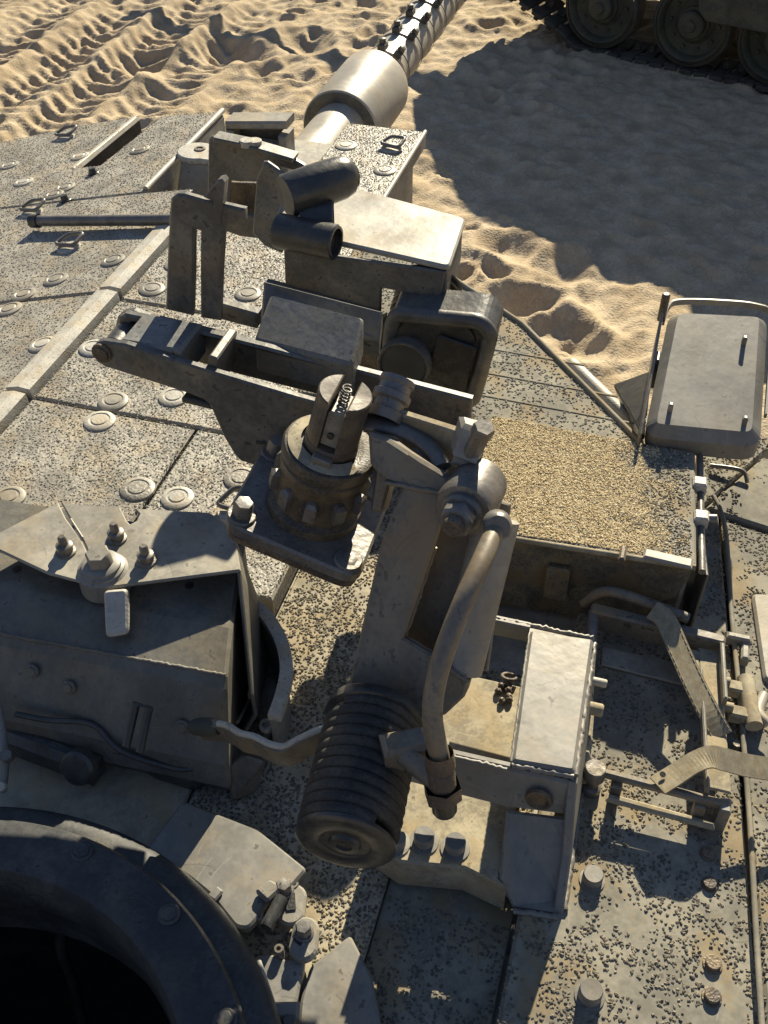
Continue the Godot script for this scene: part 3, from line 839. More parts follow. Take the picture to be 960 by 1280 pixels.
func build_gun_cradle():
	var t := thing("gun_cradle", "empty dark machine gun cradle with two long side plates and upright brackets", "gun cradle", Vector3(-.48, .27, -1.1))
	var s := Shape.new()
	s.plate([Vector3(-.672, .436, -.97), Vector3(-.667, .448, -.97), Vector3(-.66, .456, -.97), Vector3(-.65, .46, -.97), Vector3(-.619, .461, -.97), Vector3(-.512, .443, -.97), Vector3(-.39, .425, -.97), Vector3(-.319, .417, -.97), Vector3(-.278, .411, -.97), Vector3(-.28, .388, -.97), Vector3(-.362, .396, -.97), Vector3(-.388, .394, -.97), Vector3(-.444, .294, -.97), Vector3(-.479, .3, -.97), Vector3(-.486, .308, -.97), Vector3(-.498, .334, -.97), Vector3(-.513, .387, -.97), Vector3(-.521, .394, -.97), Vector3(-.539, .399, -.97), Vector3(-.656, .419, -.97), Vector3(-.666, .424, -.97)], Vector3(0, 0, -.012), .0025)
	var sm := part("side_plate", s, M.cradle, t)
	part("pin", roundbolt(Vector3(-.654, .443, -.968), Vector3(0, 0, 1), .010, .006, .014), M.rust, sm)
	var sl := Shape.new()
	sl.plate(rounded([Vector3(-.453, .343, -.969), Vector3(-.419, .344, -.968), Vector3(-.419, .34, -.968), Vector3(-.454, .337, -.969)], .002), Vector3(0, 0, -.002), .0005)
	part("slot", sl, M.black, sm)
	s = Shape.new()
	s.plate([Vector3(-.683, .424, -1.055), Vector3(-.677, .439, -1.055), Vector3(-.667, .448, -1.055), Vector3(-.651, .453, -1.055), Vector3(-.63, .447, -1.055), Vector3(-.466, .433, -1.055), Vector3(-.367, .421, -1.055), Vector3(-.281, .412, -1.055), Vector3(-.186, .402, -1.055), Vector3(-.187, .343, -1.055), Vector3(-.28, .356, -1.055), Vector3(-.506, .377, -1.055), Vector3(-.65, .399, -1.055), Vector3(-.673, .405, -1.055)], Vector3(0, 0, -.014), .003)
	var s2 := part("side_plate", s, M.cradle, t)
	s = Shape.new()
	s.plate([Vector3(-.67, .437, -1.04), Vector3(-.666, .449, -1.04), Vector3(-.655, .457, -1.04), Vector3(-.616, .455, -1.04), Vector3(-.46, .441, -1.04), Vector3(-.352, .428, -1.04), Vector3(-.352, .421, -1.04), Vector3(-.46, .434, -1.04), Vector3(-.606, .447, -1.04), Vector3(-.647, .445, -1.04), Vector3(-.655, .429, -1.04), Vector3(-.668, .424, -1.04)], Vector3(0, 0, -.014), .003)
	part("stiffener", s, M.cradle, s2)
	s = Shape.new()
	s.lathe([Vector2(.019, 0), Vector2(.019, .05), Vector2(.012, .052), Vector2(.012, .075), Vector2(0, .075)], Vector3(-.655, .426, -1.052), Vector3(0, 0, 1), 18)
	part("cross_pin", s, M.dark, t)
	# the blocks that join the plates
	s = Shape.new()
	var c: Vector3 = Vector3(-.591, .433, -1.015)
	s.box(c, Vector3(.085, .05, .068), .004)
	part("cross_block", s, M.cradle2, t)
	s = Shape.new()
	s.plate([Vector3(-.56, .38, -1.045), Vector3(-.18, .35, -1.045), Vector3(-.18, .35, -.985), Vector3(-.56, .38, -.985)], Vector3(0, -.01, 0), .002)
	part("floor_plate", s, M.dark, t)
	s = Shape.new()
	s.box(Vector3(-.513, .422, -1.015), Vector3(.012, .07, .066), .002, Basis(Vector3(0, 0, 1), -.25))
	part("cross_web", s, M.cradle, t)
	# uprights
	s = Shape.new()
	s.plate([Vector3(-.589, .599, -1.085), Vector3(-.586, .608, -1.085), Vector3(-.577, .615, -1.085), Vector3(-.568, .616, -1.085), Vector3(-.541, .612, -1.085), Vector3(-.488, .607, -1.085), Vector3(-.489, .592, -1.085), Vector3(-.518, .579, -1.085), Vector3(-.529, .515, -1.085), Vector3(-.54, .438, -1.085), Vector3(-.569, .438, -1.085), Vector3(-.56, .51, -1.085), Vector3(-.552, .568, -1.085), Vector3(-.56, .57, -1.085), Vector3(-.569, .508, -1.085), Vector3(-.58, .439, -1.085), Vector3(-.62, .442, -1.085), Vector3(-.604, .526, -1.085)], Vector3(0, 0, -.012), .003)
	var um := part("upright_bracket", s, M.cradle, t)
	s = Shape.new()
	s.plate([Vector3(-.541, .617, -1.082), Vector3(-.519, .642, -1.082), Vector3(-.513, .644, -1.082), Vector3(-.51, .64, -1.082), Vector3(-.522, .582, -1.082), Vector3(-.532, .581, -1.082), Vector3(-.528, .613, -1.082)], Vector3(0, 0, -.016), .002)
	part("fin", s, M.cradle, um)
	s = Shape.new()
	s.plate([Vector3(-.564, .451, -1.11), Vector3(-.496, .442, -1.11), Vector3(-.5, .417, -1.11), Vector3(-.572, .425, -1.11)], Vector3(0, 0, -.02), .003)
	part("lower_bar", s, M.cradle, um)
	# wedge block and the tray behind it
	s = Shape.new()
	s.plate(rounded([Vector3(-.48, .47, -1.124), Vector3(-.342, .47, -1.102), Vector3(-.339, .44, -1.036), Vector3(-.48, .44, -1.055)], .008), Vector3(0, -.05, .004), .004)
	part("wedge_block", s, M.cradle2, t)
	s = Shape.new()
	s.plate([Vector3(-.514, .45, -1.184), Vector3(-.333, .45, -1.154), Vector3(-.33, .42, -1.128), Vector3(-.501, .42, -1.13)], Vector3(0, -.03, 0), .003)
	part("rear_block", s, M.cradle, t)

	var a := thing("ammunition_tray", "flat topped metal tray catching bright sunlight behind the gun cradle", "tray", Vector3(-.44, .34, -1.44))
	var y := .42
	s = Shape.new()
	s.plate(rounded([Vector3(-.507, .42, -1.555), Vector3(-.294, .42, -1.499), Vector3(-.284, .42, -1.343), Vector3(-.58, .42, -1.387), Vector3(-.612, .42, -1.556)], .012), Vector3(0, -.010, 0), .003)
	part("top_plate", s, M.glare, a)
	var zf: float = Vector3(-.284, .42, -1.343).z
	var p0: Vector3 = Vector3(-.284, .42, -1.343)
	s = Shape.new()
	s.plate([p0 + Vector3(-.006, -.0105, 0), p0 + Vector3(-.012, -.056, .002), p0 + Vector3(-.06, -.055, .002), p0 + Vector3(-.105, -.053, .002), p0 + Vector3(-.108, -.145, .002), p0 + Vector3(-.265, -.145, .002), p0 + Vector3(-.262, -.0105, 0)], Vector3(0, 0, -.008), .002)
	part("front_flange", s, M.cradle, a)
	s = Shape.new()
	s.plate([p0 + Vector3(-.004, -.0105, -.004), Vector3(-.294, .42, -1.499) + Vector3(-.004, -.0105, .004), Vector3(-.294, .42, -1.499) + Vector3(-.004, -.075, .004), p0 + Vector3(-.004, -.075, -.004)], Vector3(-.008, 0, 0), .002)
	part("side_flange", s, M.cradle, a)
	s = Shape.new()
	s.plate([Vector3(-.577, .351, -1.336), Vector3(-.551, .348, -1.336), Vector3(-.391, .328, -1.336), Vector3(-.391, .31, -1.336), Vector3(-.579, .331, -1.336)], Vector3(0, 0, -.012), .002)
	part("rib", s, M.cradle, a)

	# buffers and their frame
	var b := thing("recoil_buffer", "dark rounded recoil buffer cylinders held in a bracket above the tray", "buffer", Vector3(-.577, .42, -1.452))
	s = Shape.new()
	var q0: Vector3 = Vector3(-.557, .47, -1.392)
	var q1: Vector3 = Vector3(-.474, .48, -1.477)
	var dl := q0.distance_to(q1)
	s.lathe([Vector2(0, -.002), Vector2(.031, 0), Vector2(.033, .004), Vector2(.034, dl * .55), Vector2(.033, dl * .8), Vector2(.030, dl * .92), Vector2(.022, dl), Vector2(.012, dl * 1.05), Vector2(0, dl * 1.06)], q0, q1 - q0, 32)
	part("upper_cylinder", s, M.dark, b)
	s = Shape.new()
	q0 = Vector3(-.559, .43, -1.359); q1 = Vector3(-.461, .43, -1.348)
	dl = q0.distance_to(q1)
	s.lathe([Vector2(0, 0), Vector2(.026, .0), Vector2(.027, .003), Vector2(.027, dl - .002), Vector2(.025, dl), Vector2(.021, dl), Vector2(.020, dl - .012), Vector2(0, dl - .012)], q0, q1 - q0, 28)
	part("lower_cylinder", s, M.dark, b)
	s = Shape.new()
	q0 = Vector3(-.537, .43, -1.398); q1 = Vector3(-.486, .43, -1.415)
	dl = q0.distance_to(q1)
	s.lathe([Vector2(0, 0), Vector2(.033, 0), Vector2(.033, dl - .004), Vector2(.029, dl), Vector2(0, dl)], q0, q1 - q0, 28)
	part("rear_cylinder", s, M.dark, b)
	s = Shape.new()
	s.plate([Vector3(-.626, .478, -1.48), Vector3(-.619, .479, -1.48), Vector3(-.583, .458, -1.48), Vector3(-.579, .45, -1.48), Vector3(-.579, .437, -1.48), Vector3(-.599, .334, -1.48), Vector3(-.606, .318, -1.48), Vector3(-.637, .328, -1.48), Vector3(-.657, .349, -1.48), Vector3(-.641, .446, -1.48)], Vector3(0, 0, -.010), .003)
	part("bracket_plate", s, M.cradle2, b)
	s = Shape.new()
	s.plate([Vector3(-.737, .484, -1.52), Vector3(-.732, .49, -1.52), Vector3(-.725, .492, -1.52), Vector3(-.59, .47, -1.52), Vector3(-.571, .461, -1.52), Vector3(-.575, .449, -1.52), Vector3(-.597, .451, -1.52), Vector3(-.641, .455, -1.52), Vector3(-.651, .426, -1.52), Vector3(-.688, .418, -1.52), Vector3(-.706, .418, -1.52), Vector3(-.714, .365, -1.52), Vector3(-.685, .36, -1.52), Vector3(-.649, .359, -1.52), Vector3(-.653, .317, -1.52), Vector3(-.698, .316, -1.52), Vector3(-.76, .329, -1.52)], Vector3(0, 0, -.012), .003)
	part("bracket_frame", s, M.cradle, b)
	s = Shape.new()
	s.plate([Vector3(-.721, .497, -1.505), Vector3(-.674, .493, -1.505), Vector3(-.584, .478, -1.505), Vector3(-.586, .471, -1.505), Vector3(-.675, .485, -1.505), Vector3(-.722, .489, -1.505)], Vector3(0, 0, -.03), .002)
	var bar := part("top_bar", s, M.cradle, b)
	part("rivet", roundbolt(Vector3(-.666, .488, -1.515), Vector3.UP, .012, .008), M.cap, bar)
	part("rivet", roundbolt(Vector3(-.655, .487, -1.52), Vector3.UP, .012, .008), M.cap, bar)
	s = Shape.new()
	s.plate([Vector3(-.73, .394, -1.56), Vector3(-.654, .401, -1.56), Vector3(-.663, .295, -1.56), Vector3(-.74, .299, -1.56)], Vector3(0, 0, -.01), .002)
	part("back_plate", s, M.rust, b)

func build_lamp_housing():
	var t := thing("lamp_housing", "rounded square metal housing with a round glass right of the gun cradle", "lamp housing", Vector3(-.247, .37, -1.139))
	var z := -1.20
	var o := Shape.new()
	var outline := rounded([Vector3(-.365, .337, -1.3), Vector3(-.358, .358, -1.3), Vector3(-.221, .368, -1.3), Vector3(-.198, .35, -1.3), Vector3(-.218, .197, -1.3), Vector3(-.375, .218, -1.3)], .02)
	o.plate(outline, Vector3(0, .012, -.06), .006)
	part("shell", o, M.gunmetal, t)
	var r := Shape.new()
	var rim := rounded([Vector3(-.359, .337, -1.297), Vector3(-.351, .355, -1.297), Vector3(-.225, .364, -1.297), Vector3(-.207, .347, -1.297), Vector3(-.228, .211, -1.297), Vector3(-.367, .232, -1.297)], .022, 6)
	r.tube(rim, .0125, 12, false, 1.0, true)
	part("rim", r, M.gunmetal, t)
	var f := Shape.new()
	f.plate(rounded([Vector3(-.35, .33, -1.292), Vector3(-.34, .346, -1.292), Vector3(-.241, .353, -1.292), Vector3(-.229, .335, -1.292), Vector3(-.238, .233, -1.292), Vector3(-.357, .246, -1.292)], .01), Vector3(0, 0, -.01), .001)
	part("face_plate", f, M.dark, t)
	var w := Shape.new()
	w.box(Vector3(-.26, .3, -1.286), Vector3(.06, .064, .006), .002, Basis(Vector3(0, 0, 1), -.2))
	part("dark_window", w, M.black, t)
	var l := Shape.new()
	l.lathe([Vector2(.042, 0), Vector2(.042, .024), Vector2(.040, .028), Vector2(.037, .028), Vector2(.036, .024), Vector2(0, .025)], Vector3(-.333, .28, -1.292), Vector3(.0, .12, 1), 32)
	var lm := part("lens_ring", l, M.gunmetal, t)
	var g := Shape.new()
	g.lathe([Vector2(.0355, 0), Vector2(.025, .003), Vector2(0, .004)], Vector3(-.333, .28, -1.292) + Vector3(0, .003, .0245), Vector3(0, .12, 1), 28)
	part("glass", g, M.lens, lm)
	part("hole", roundbolt(Vector3(-.265, .329, -1.293), Vector3(0, 0, 1), .006, .002), M.black, t)
	var b := Shape.new()
	var pr := [Vector2(0, 0)]
	for k in 6:
		pr.append_array([Vector2(.045, k * .012), Vector2(.051, k * .012 + .003), Vector2(.051, k * .012 + .006), Vector2(.045, k * .012 + .009)])
	pr.append(Vector2(0, .074))
	b.lathe(pr, Vector3(-.33, .312, -1.36), Vector3(.03, .5, -.8), 36)
	part("ribbed_boot", b, M.black, t)
	var st := Shape.new()
	st.box(Vector3(-.288, .165, -1.31), Vector3(.12, .03, .05), .006, Basis(Vector3(0, 0, 1), -.2))
	part("mounting_foot", st, M.rust, t)
	var ar := Shape.new()
	ar.plate([Vector3(-.415, .304, -1.32), Vector3(-.381, .322, -1.32), Vector3(-.384, .219, -1.32), Vector3(-.435, .221, -1.32)], Vector3(0, 0, -.03), .003)
	part("mounting_arm", ar, M.rust, t)

func build_pintle():
	var c := Vector3(-.345, .33, -.885)
	var ax := Vector3(.25, .968, 0).normalized()
	var u := Vector3(.968, -.25, 0).normalized()
	var w := Vector3(0, 0, 1)
	var t := thing("pintle_socket", "rusty round pintle socket with a slotted steel post on a square bolted flange", "pintle", c)
	var s := Shape.new()
	s.plate(rounded([c + u * -.092 + w * -.080, c + u * .085 + w * -.082, c + u * .088 + w * .086, c + u * -.09 + w * .080], .026, 5), -ax * .018, .003)
	var fm := part("flange", s, M.steel, t)
	s = Shape.new()
	s.plate(rounded([c + u * -.089 + w * -.077, c + u * .082 + w * -.079, c + u * .085 + w * .083, c + u * -.087 + w * .077], .024, 5), -ax * .014, .003)
	for i in s.v.size(): s.v[i] -= ax * .0185
	part("backing_plate", s, M.rust, t)
	for q in [[-.072, .060], [.067, .064], [.066, -.062], [-.074, -.060]]:
		part("flange_bolt", hexbolt(c + u * q[0] + w * q[1], ax, .0125, .024 if q[0] < 0 else .004, .018, .4), M.steel, fm)
	s = Shape.new()
	s.lathe([Vector2(.060, 0), Vector2(.059, .012), Vector2(.052, .016), Vector2(.051, .066), Vector2(.053, .070), Vector2(.054, .074), Vector2(.054, .082), Vector2(.051, .085)], c, ax, 48)
	var cm := part("collar", s, M.collar, t)
	for k in 10:
		var a := TAU * k / 10 + .2
		var d := u * cos(a) + w * sin(a)
		var lug := Shape.new()
		lug.box(c + ax * .042 + d * .0515, Vector3(.014, .030, .018), .004, Basis(ax.cross(d), ax, d))
		part("collar_lug", lug, M.steel, cm)
	s = Shape.new()
	s.lathe([Vector2(.052, .084), Vector2(.0555, .088), Vector2(.0565, .098), Vector2(.054, .104), Vector2(.047, .107), Vector2(.038, .105), Vector2(.030, .103)], c, ax, 48)
	part("dust_seal", s, M.collar, t)
	s = Shape.new()
	s.lathe([Vector2(.051, .1065), Vector2(.044, .108), Vector2(.036, .110)], c, ax, 40, 3.6, -1.0)
	part("sand_ring", s, M.ochre, t)
	# slotted post: two cheeks with a deep slot between, over a solid root
	s = Shape.new()
	s.lathe([Vector2(.033, .098), Vector2(.032, .118), Vector2(.030, .12), Vector2(0, .121)], c, ax, 32)
	var pm := part("post", s, M.post, t)
	var top := .188
	var sd := Vector3(0, 0, 1)
	for k in [-1, 1]:
		var ch := Shape.new()
		var p := []
		var lim := .0105
		var a0 := acos(lim / .031)
		for i in 13:
			var a := lerpf(-a0, a0, i / 12.0)
			p.append(c + ax * top + (u * k) * .031 * cos(a) + sd * .031 * sin(a))
		ch.plate(p, -ax * .070, .0015)
		part("slot_cheek", ch, M.post, pm)
	var core := Shape.new()
	core.box(c + ax * .145, Vector3(.019, .052, .040), .002, Basis(u, ax, sd))
	part("core", core, M.dust, pm)
	var spr := Shape.new()
	var hp := []
	for i in 50:
		var a: float = i * .62
		hp.append(c + ax * (.170 + i * .00045) + u * .0052 * cos(a) + sd * (.0052 * sin(a) - .004))
	spr.tube(hp, .0014, 6)
	part("spring", spr, M.steel, pm)
	part("detent", roundbolt(c + ax * .138 + sd * .0215, sd, .004, .002), M.black, pm)
	var key := Shape.new()
	key.box(c + ax * .110 + sd * .036, Vector3(.024, .012, .012), .002, Basis(u, ax, sd))
	part("key", key, M.steel, pm)
	# fittings under the flange
	var un := Shape.new()
	un.lathe([Vector2(.0, -.085), Vector2(.026, -.085), Vector2(.030, -.08), Vector2(.032, -.033)], c, ax, 24)
	part("stub", un, M.rust, t)

func build_arm():
	var nn := Vector3(0, .55, .83).normalized()
	var t := thing("swing_mount", "leaning dusty brown swing arm with a long window cut in its face", "mount arm", Vector3(-.2, 0, -.76))
	var s := Shape.new()
	s.plate([Vector3(-.254, .454, -.853), Vector3(-.217, .464, -.86), Vector3(-.17, .447, -.848), Vector3(-.162, .437, -.842), Vector3(-.172, .38, -.804), Vector3(-.19, .288, -.743), Vector3(-.158, .279, -.737), Vector3(-.134, .271, -.732), Vector3(-.108, .259, -.724), Vector3(-.11, .244, -.714), Vector3(-.128, .222, -.7), Vector3(-.166, .203, -.687), Vector3(-.248, .193, -.68), Vector3(-.244, .244, -.714), Vector3(-.233, .377, -.802), Vector3(-.219, .431, -.838), Vector3(-.241, .434, -.84)], -nn * .014, .003)
	part("face_plate", s, M.mount, t)
	s = Shape.new()
	var bp := []
	for p in [Vector3(-.223, .437, -.842), Vector3(-.102, .426, -.834), Vector3(-.094, .257, -.722), Vector3(-.197, .253, -.72)]: bp.append(p - nn * .062)
	s.plate(bp, -nn * .01, .002)
	part("back_plate", s, M.mount, t)
	s = Shape.new()
	s.plate([Vector3(-.232, .375, -.801) - nn * .015, Vector3(-.243, .245, -.715) - nn * .015, Vector3(-.243, .245, -.715) - nn * .062, Vector3(-.232, .375, -.801) - nn * .062], Vector3(.012, 0, 0), .002)
	part("side_plate", s, M.mount, t)
	s = Shape.new()
	var e0: Vector3 = Vector3(-.112, .414, -.826) - nn * .036
	var e1: Vector3 = Vector3(-.123, .262, -.726) - nn * .028
	s.tube([e0, e0.lerp(e1, .5), e1], .026, 24)
	part("side_tube", s, M.dust, t)
	s = Shape.new()
	s.plate([Vector3(-.138, .27, -.731), Vector3(-.108, .259, -.724), Vector3(-.11, .244, -.714), Vector3(-.128, .222, -.7), Vector3(-.148, .222, -.699)], -nn * .04, .003)
	part("end_web", s, M.mount, t)
	# the head that carries the cradle
	s = Shape.new()
	s.plate([Vector3(-.268, .476, -.868), Vector3(-.243, .473, -.866), Vector3(-.217, .464, -.86), Vector3(-.174, .451, -.851), Vector3(-.166, .441, -.845), Vector3(-.17, .432, -.838), Vector3(-.204, .438, -.842), Vector3(-.222, .433, -.839), Vector3(-.245, .435, -.841), Vector3(-.26, .447, -.848)], -nn * .030, .004)
	part("head", s, M.mount, t)
	s = Shape.new()
	s.tube(smooth_path([Vector3(-.281, .46, -.9), Vector3(-.251, .46, -.902), Vector3(-.219, .455, -.898), Vector3(-.194, .45, -.883), Vector3(-.181, .445, -.867)], 5), .011, 12, true, .7)
	part("rim_rail", s, M.steel, t)
	s = Shape.new()
	var pr := [Vector2(.022, 0), Vector2(.022, .012), Vector2(.018, .014), Vector2(.018, .024), Vector2(.0225, .026), Vector2(.0225, .034), Vector2(.019, .036), Vector2(.019, .044), Vector2(.021, .046), Vector2(.021, .052), Vector2(0, .052)]
	s.lathe(pr, Vector3(-.261, .465, -.905), Vector3(.12, .55, -.75), 28)
	part("ring_spigot", s, M.steel, t)
	s = Shape.new()
	s.plate([Vector3(-.245, .475, -.922), Vector3(-.169, .475, -.907), Vector3(-.169, .475, -.895), Vector3(-.244, .475, -.91)], Vector3(0, -.045, 0), .002)
	part("link_bar", s, M.ochre, t)
	s = Shape.new()
	var cb: Vector3 = Vector3(-.153, .465, -.892)
	s.plate([Vector3(-.173, .49, -.911), Vector3(-.14, .49, -.906), Vector3(-.138, .49, -.885), Vector3(-.166, .49, -.892)], Vector3(-.004, -.03, .025), .004)
	s.plate([Vector3(-.165, .489, -.891), Vector3(-.144, .489, -.886), Vector3(-.147, .45, -.869), Vector3(-.173, .45, -.869)], Vector3(.006, -.02, -.02), .003)
	var km := part("clamp_block", s, M.dust, t)
	var bs := roundbolt(Vector3(-.15, .465, -.877), Vector3(-.14, .5, -.871) - Vector3(-.15, .465, -.877), .0105, .038)
	bs.lathe([Vector2(.0125, 0), Vector2(.0125, .012), Vector2(.011, .014), Vector2(0, .014)], Vector3(-.141, .497, -.872), Vector3(-.14, .5, -.871) - Vector3(-.15, .465, -.877), 6)
	part("clamp_bolt", bs, M.steel, km)
	s = Shape.new()
	weld(s, Vector3(-.19, .289, -.743) - nn * .012, Vector3(-.172, .379, -.804) - nn * .012, .003)
	weld(s, Vector3(-.158, .278, -.736) - nn * .012, Vector3(-.19, .287, -.742) - nn * .012, .003)
	weld(s, Vector3(-.24, .432, -.839) + nn * .001, Vector3(-.17, .432, -.838) + nn * .001, .0035)
	weld(s, Vector3(-.158, .278, -.736) + nn * .0005, Vector3(-.11, .26, -.724) + nn * .0005, .0035)
	part("weld_bead", s, M.mount, t)
	# pivot drum with its nut
	var o: Vector3 = Vector3(-.141, .435, -.84) - nn * .01
	var ax := Vector3(-.10, .18, .96).normalized()
	s = Shape.new()
	s.lathe([Vector2(.031, -.03), Vector2(.033, .0), Vector2(.033, .030), Vector2(.030, .036), Vector2(.022, .037)], o, ax, 36)
	var dm := part("pivot_drum", s, M.steel, t)
	s = Shape.new()
	s.lathe([Vector2(.0235, .034), Vector2(.0235, .044), Vector2(.021, .047), Vector2(0, .047)], o, ax, 28)
	s.lathe([Vector2(.0195, .046), Vector2(.0195, .062), Vector2(.017, .065), Vector2(0, .065)], o, ax, 6)
	part("nut", s, M.steel, dm)
	s = Shape.new()
	s.lathe([Vector2(.0115, .062), Vector2(.0115, .073), Vector2(.0095, .076), Vector2(0, .0755)], o, ax, 20)
	part("bolt_end", s, M.rust, dm)
	s = Shape.new()
	s.plate([Vector3(-.261, .44, -.886), Vector3(-.237, .44, -.892), Vector3(-.249, .365, -.86), Vector3(-.263, .365, -.856)], Vector3(0, -.02, -.03), .003)
	part("bridge", s, M.steel, t)

	# bent rod
	var r := thing("bent_rod", "long dusty rod bent in a gentle curve in front of the swing arm", "rod", Vector3(-.112, .165, -.637))
	s = Shape.new()
	var path := smooth_path([Vector3(-.103, .44, -.803), Vector3(-.108, .44, -.742), Vector3(-.116, .425, -.694), Vector3(-.124, .395, -.653), Vector3(-.127, .365, -.627), Vector3(-.124, .335, -.61), Vector3(-.111, .295, -.594)], 6)
	s.tube(path, .0108, 16)
	part("shaft", s, M.mount, r)
	s = Shape.new()
	s.lathe([Vector2(.0, -.012), Vector2(.013, -.0115), Vector2(.0155, -.008), Vector2(.0155, .008), Vector2(.013, .0115), Vector2(0, .012)], Vector3(-.103, .443, -.794), Vector3(.2, .5, .85), 20)
	part("eye", s, M.steel, r)
	var b0: Vector3 = Vector3(-.111, .295, -.594)
	var b1: Vector3 = Vector3(-.1, .23, -.579)
	var d := b1 - b0
	s = Shape.new()
	s.lathe([Vector2(.0145, -.008), Vector2(.0155, 0), Vector2(.0155, .012), Vector2(.013, .014), Vector2(.0145, .016), Vector2(.0145, .036), Vector2(.012, .038)], b0, d, 20)
	s.lathe([Vector2(.0205, .036), Vector2(.0205, .052), Vector2(.018, .055), Vector2(0, .055)], b0, d, 6)
	var so := part("socket", s, M.rust, r)
	s = Shape.new()
	s.lathe([Vector2(.0135, .05), Vector2(.0135, .07), Vector2(.0115, .074), Vector2(0, .074)], b0, d, 18)
	part("end_bolt", s, M.dark, so)
	s = Shape.new()
	s.tube([b0.lerp(b1, .55), b0.lerp(b1, .55) + Vector3(-.055, .0, -.03)], .012, 14)
	s.box(b0.lerp(b1, .55) + Vector3(-.05, -.005, -.035), Vector3(.05, .04, .03), .005, Basis(Vector3.UP, .5))
	part("crank_web", s, M.mount, so)

	# the equilibrator spring
	var B: Vector3 = Vector3(-.193, .205, -.523)
	var sa := Vector3(.085, -.045, 1).normalized()
	var sp := thing("coil_spring", "thick black coil spring with a round end plate pointing back from the swing arm", "spring", B)
	s = Shape.new()
	var hp := []
	var L := .150
	var e1u := sa.cross(Vector3.UP).normalized()
	var e1w := e1u.cross(sa)
	var turns := 10.2
	var kk := 360
	for i in kk + 1:
		var q := float(i) / kk
		var a: float = -q * turns * TAU + 2.2
		hp.append(B - sa * (.012 + q * (L - .012)) + e1u * .0475 * cos(a) + e1w * .0475 * sin(a))
	s.tube(hp, .0084, 10)
	part("coil", s, M.coil, sp)
	s = Shape.new()
	s.lathe([Vector2(.040, 0), Vector2(.040, L + .02)], B - sa * (L + .02), sa, 28)
	part("core", s, M.black, sp)
	s = Shape.new()
	s.lathe([Vector2(.052, -.009), Vector2(.054, -.007), Vector2(.0545, -.003), Vector2(.052, -.0005), Vector2(.047, .001), Vector2(.030, .0008), Vector2(.027, -.0015), Vector2(.018, -.0015), Vector2(.016, .002), Vector2(.0085, .003), Vector2(.008, .001), Vector2(0, .001)], B, sa, 44)
	part("end_plate", s, M.dark, sp)
	s = Shape.new()
	s.lathe([Vector2(.055, 0), Vector2(.058, .004), Vector2(.058, .014), Vector2(.05, .018)], B - sa * (L + .018), sa, 40)
	part("seat_ring", s, M.dark, sp)

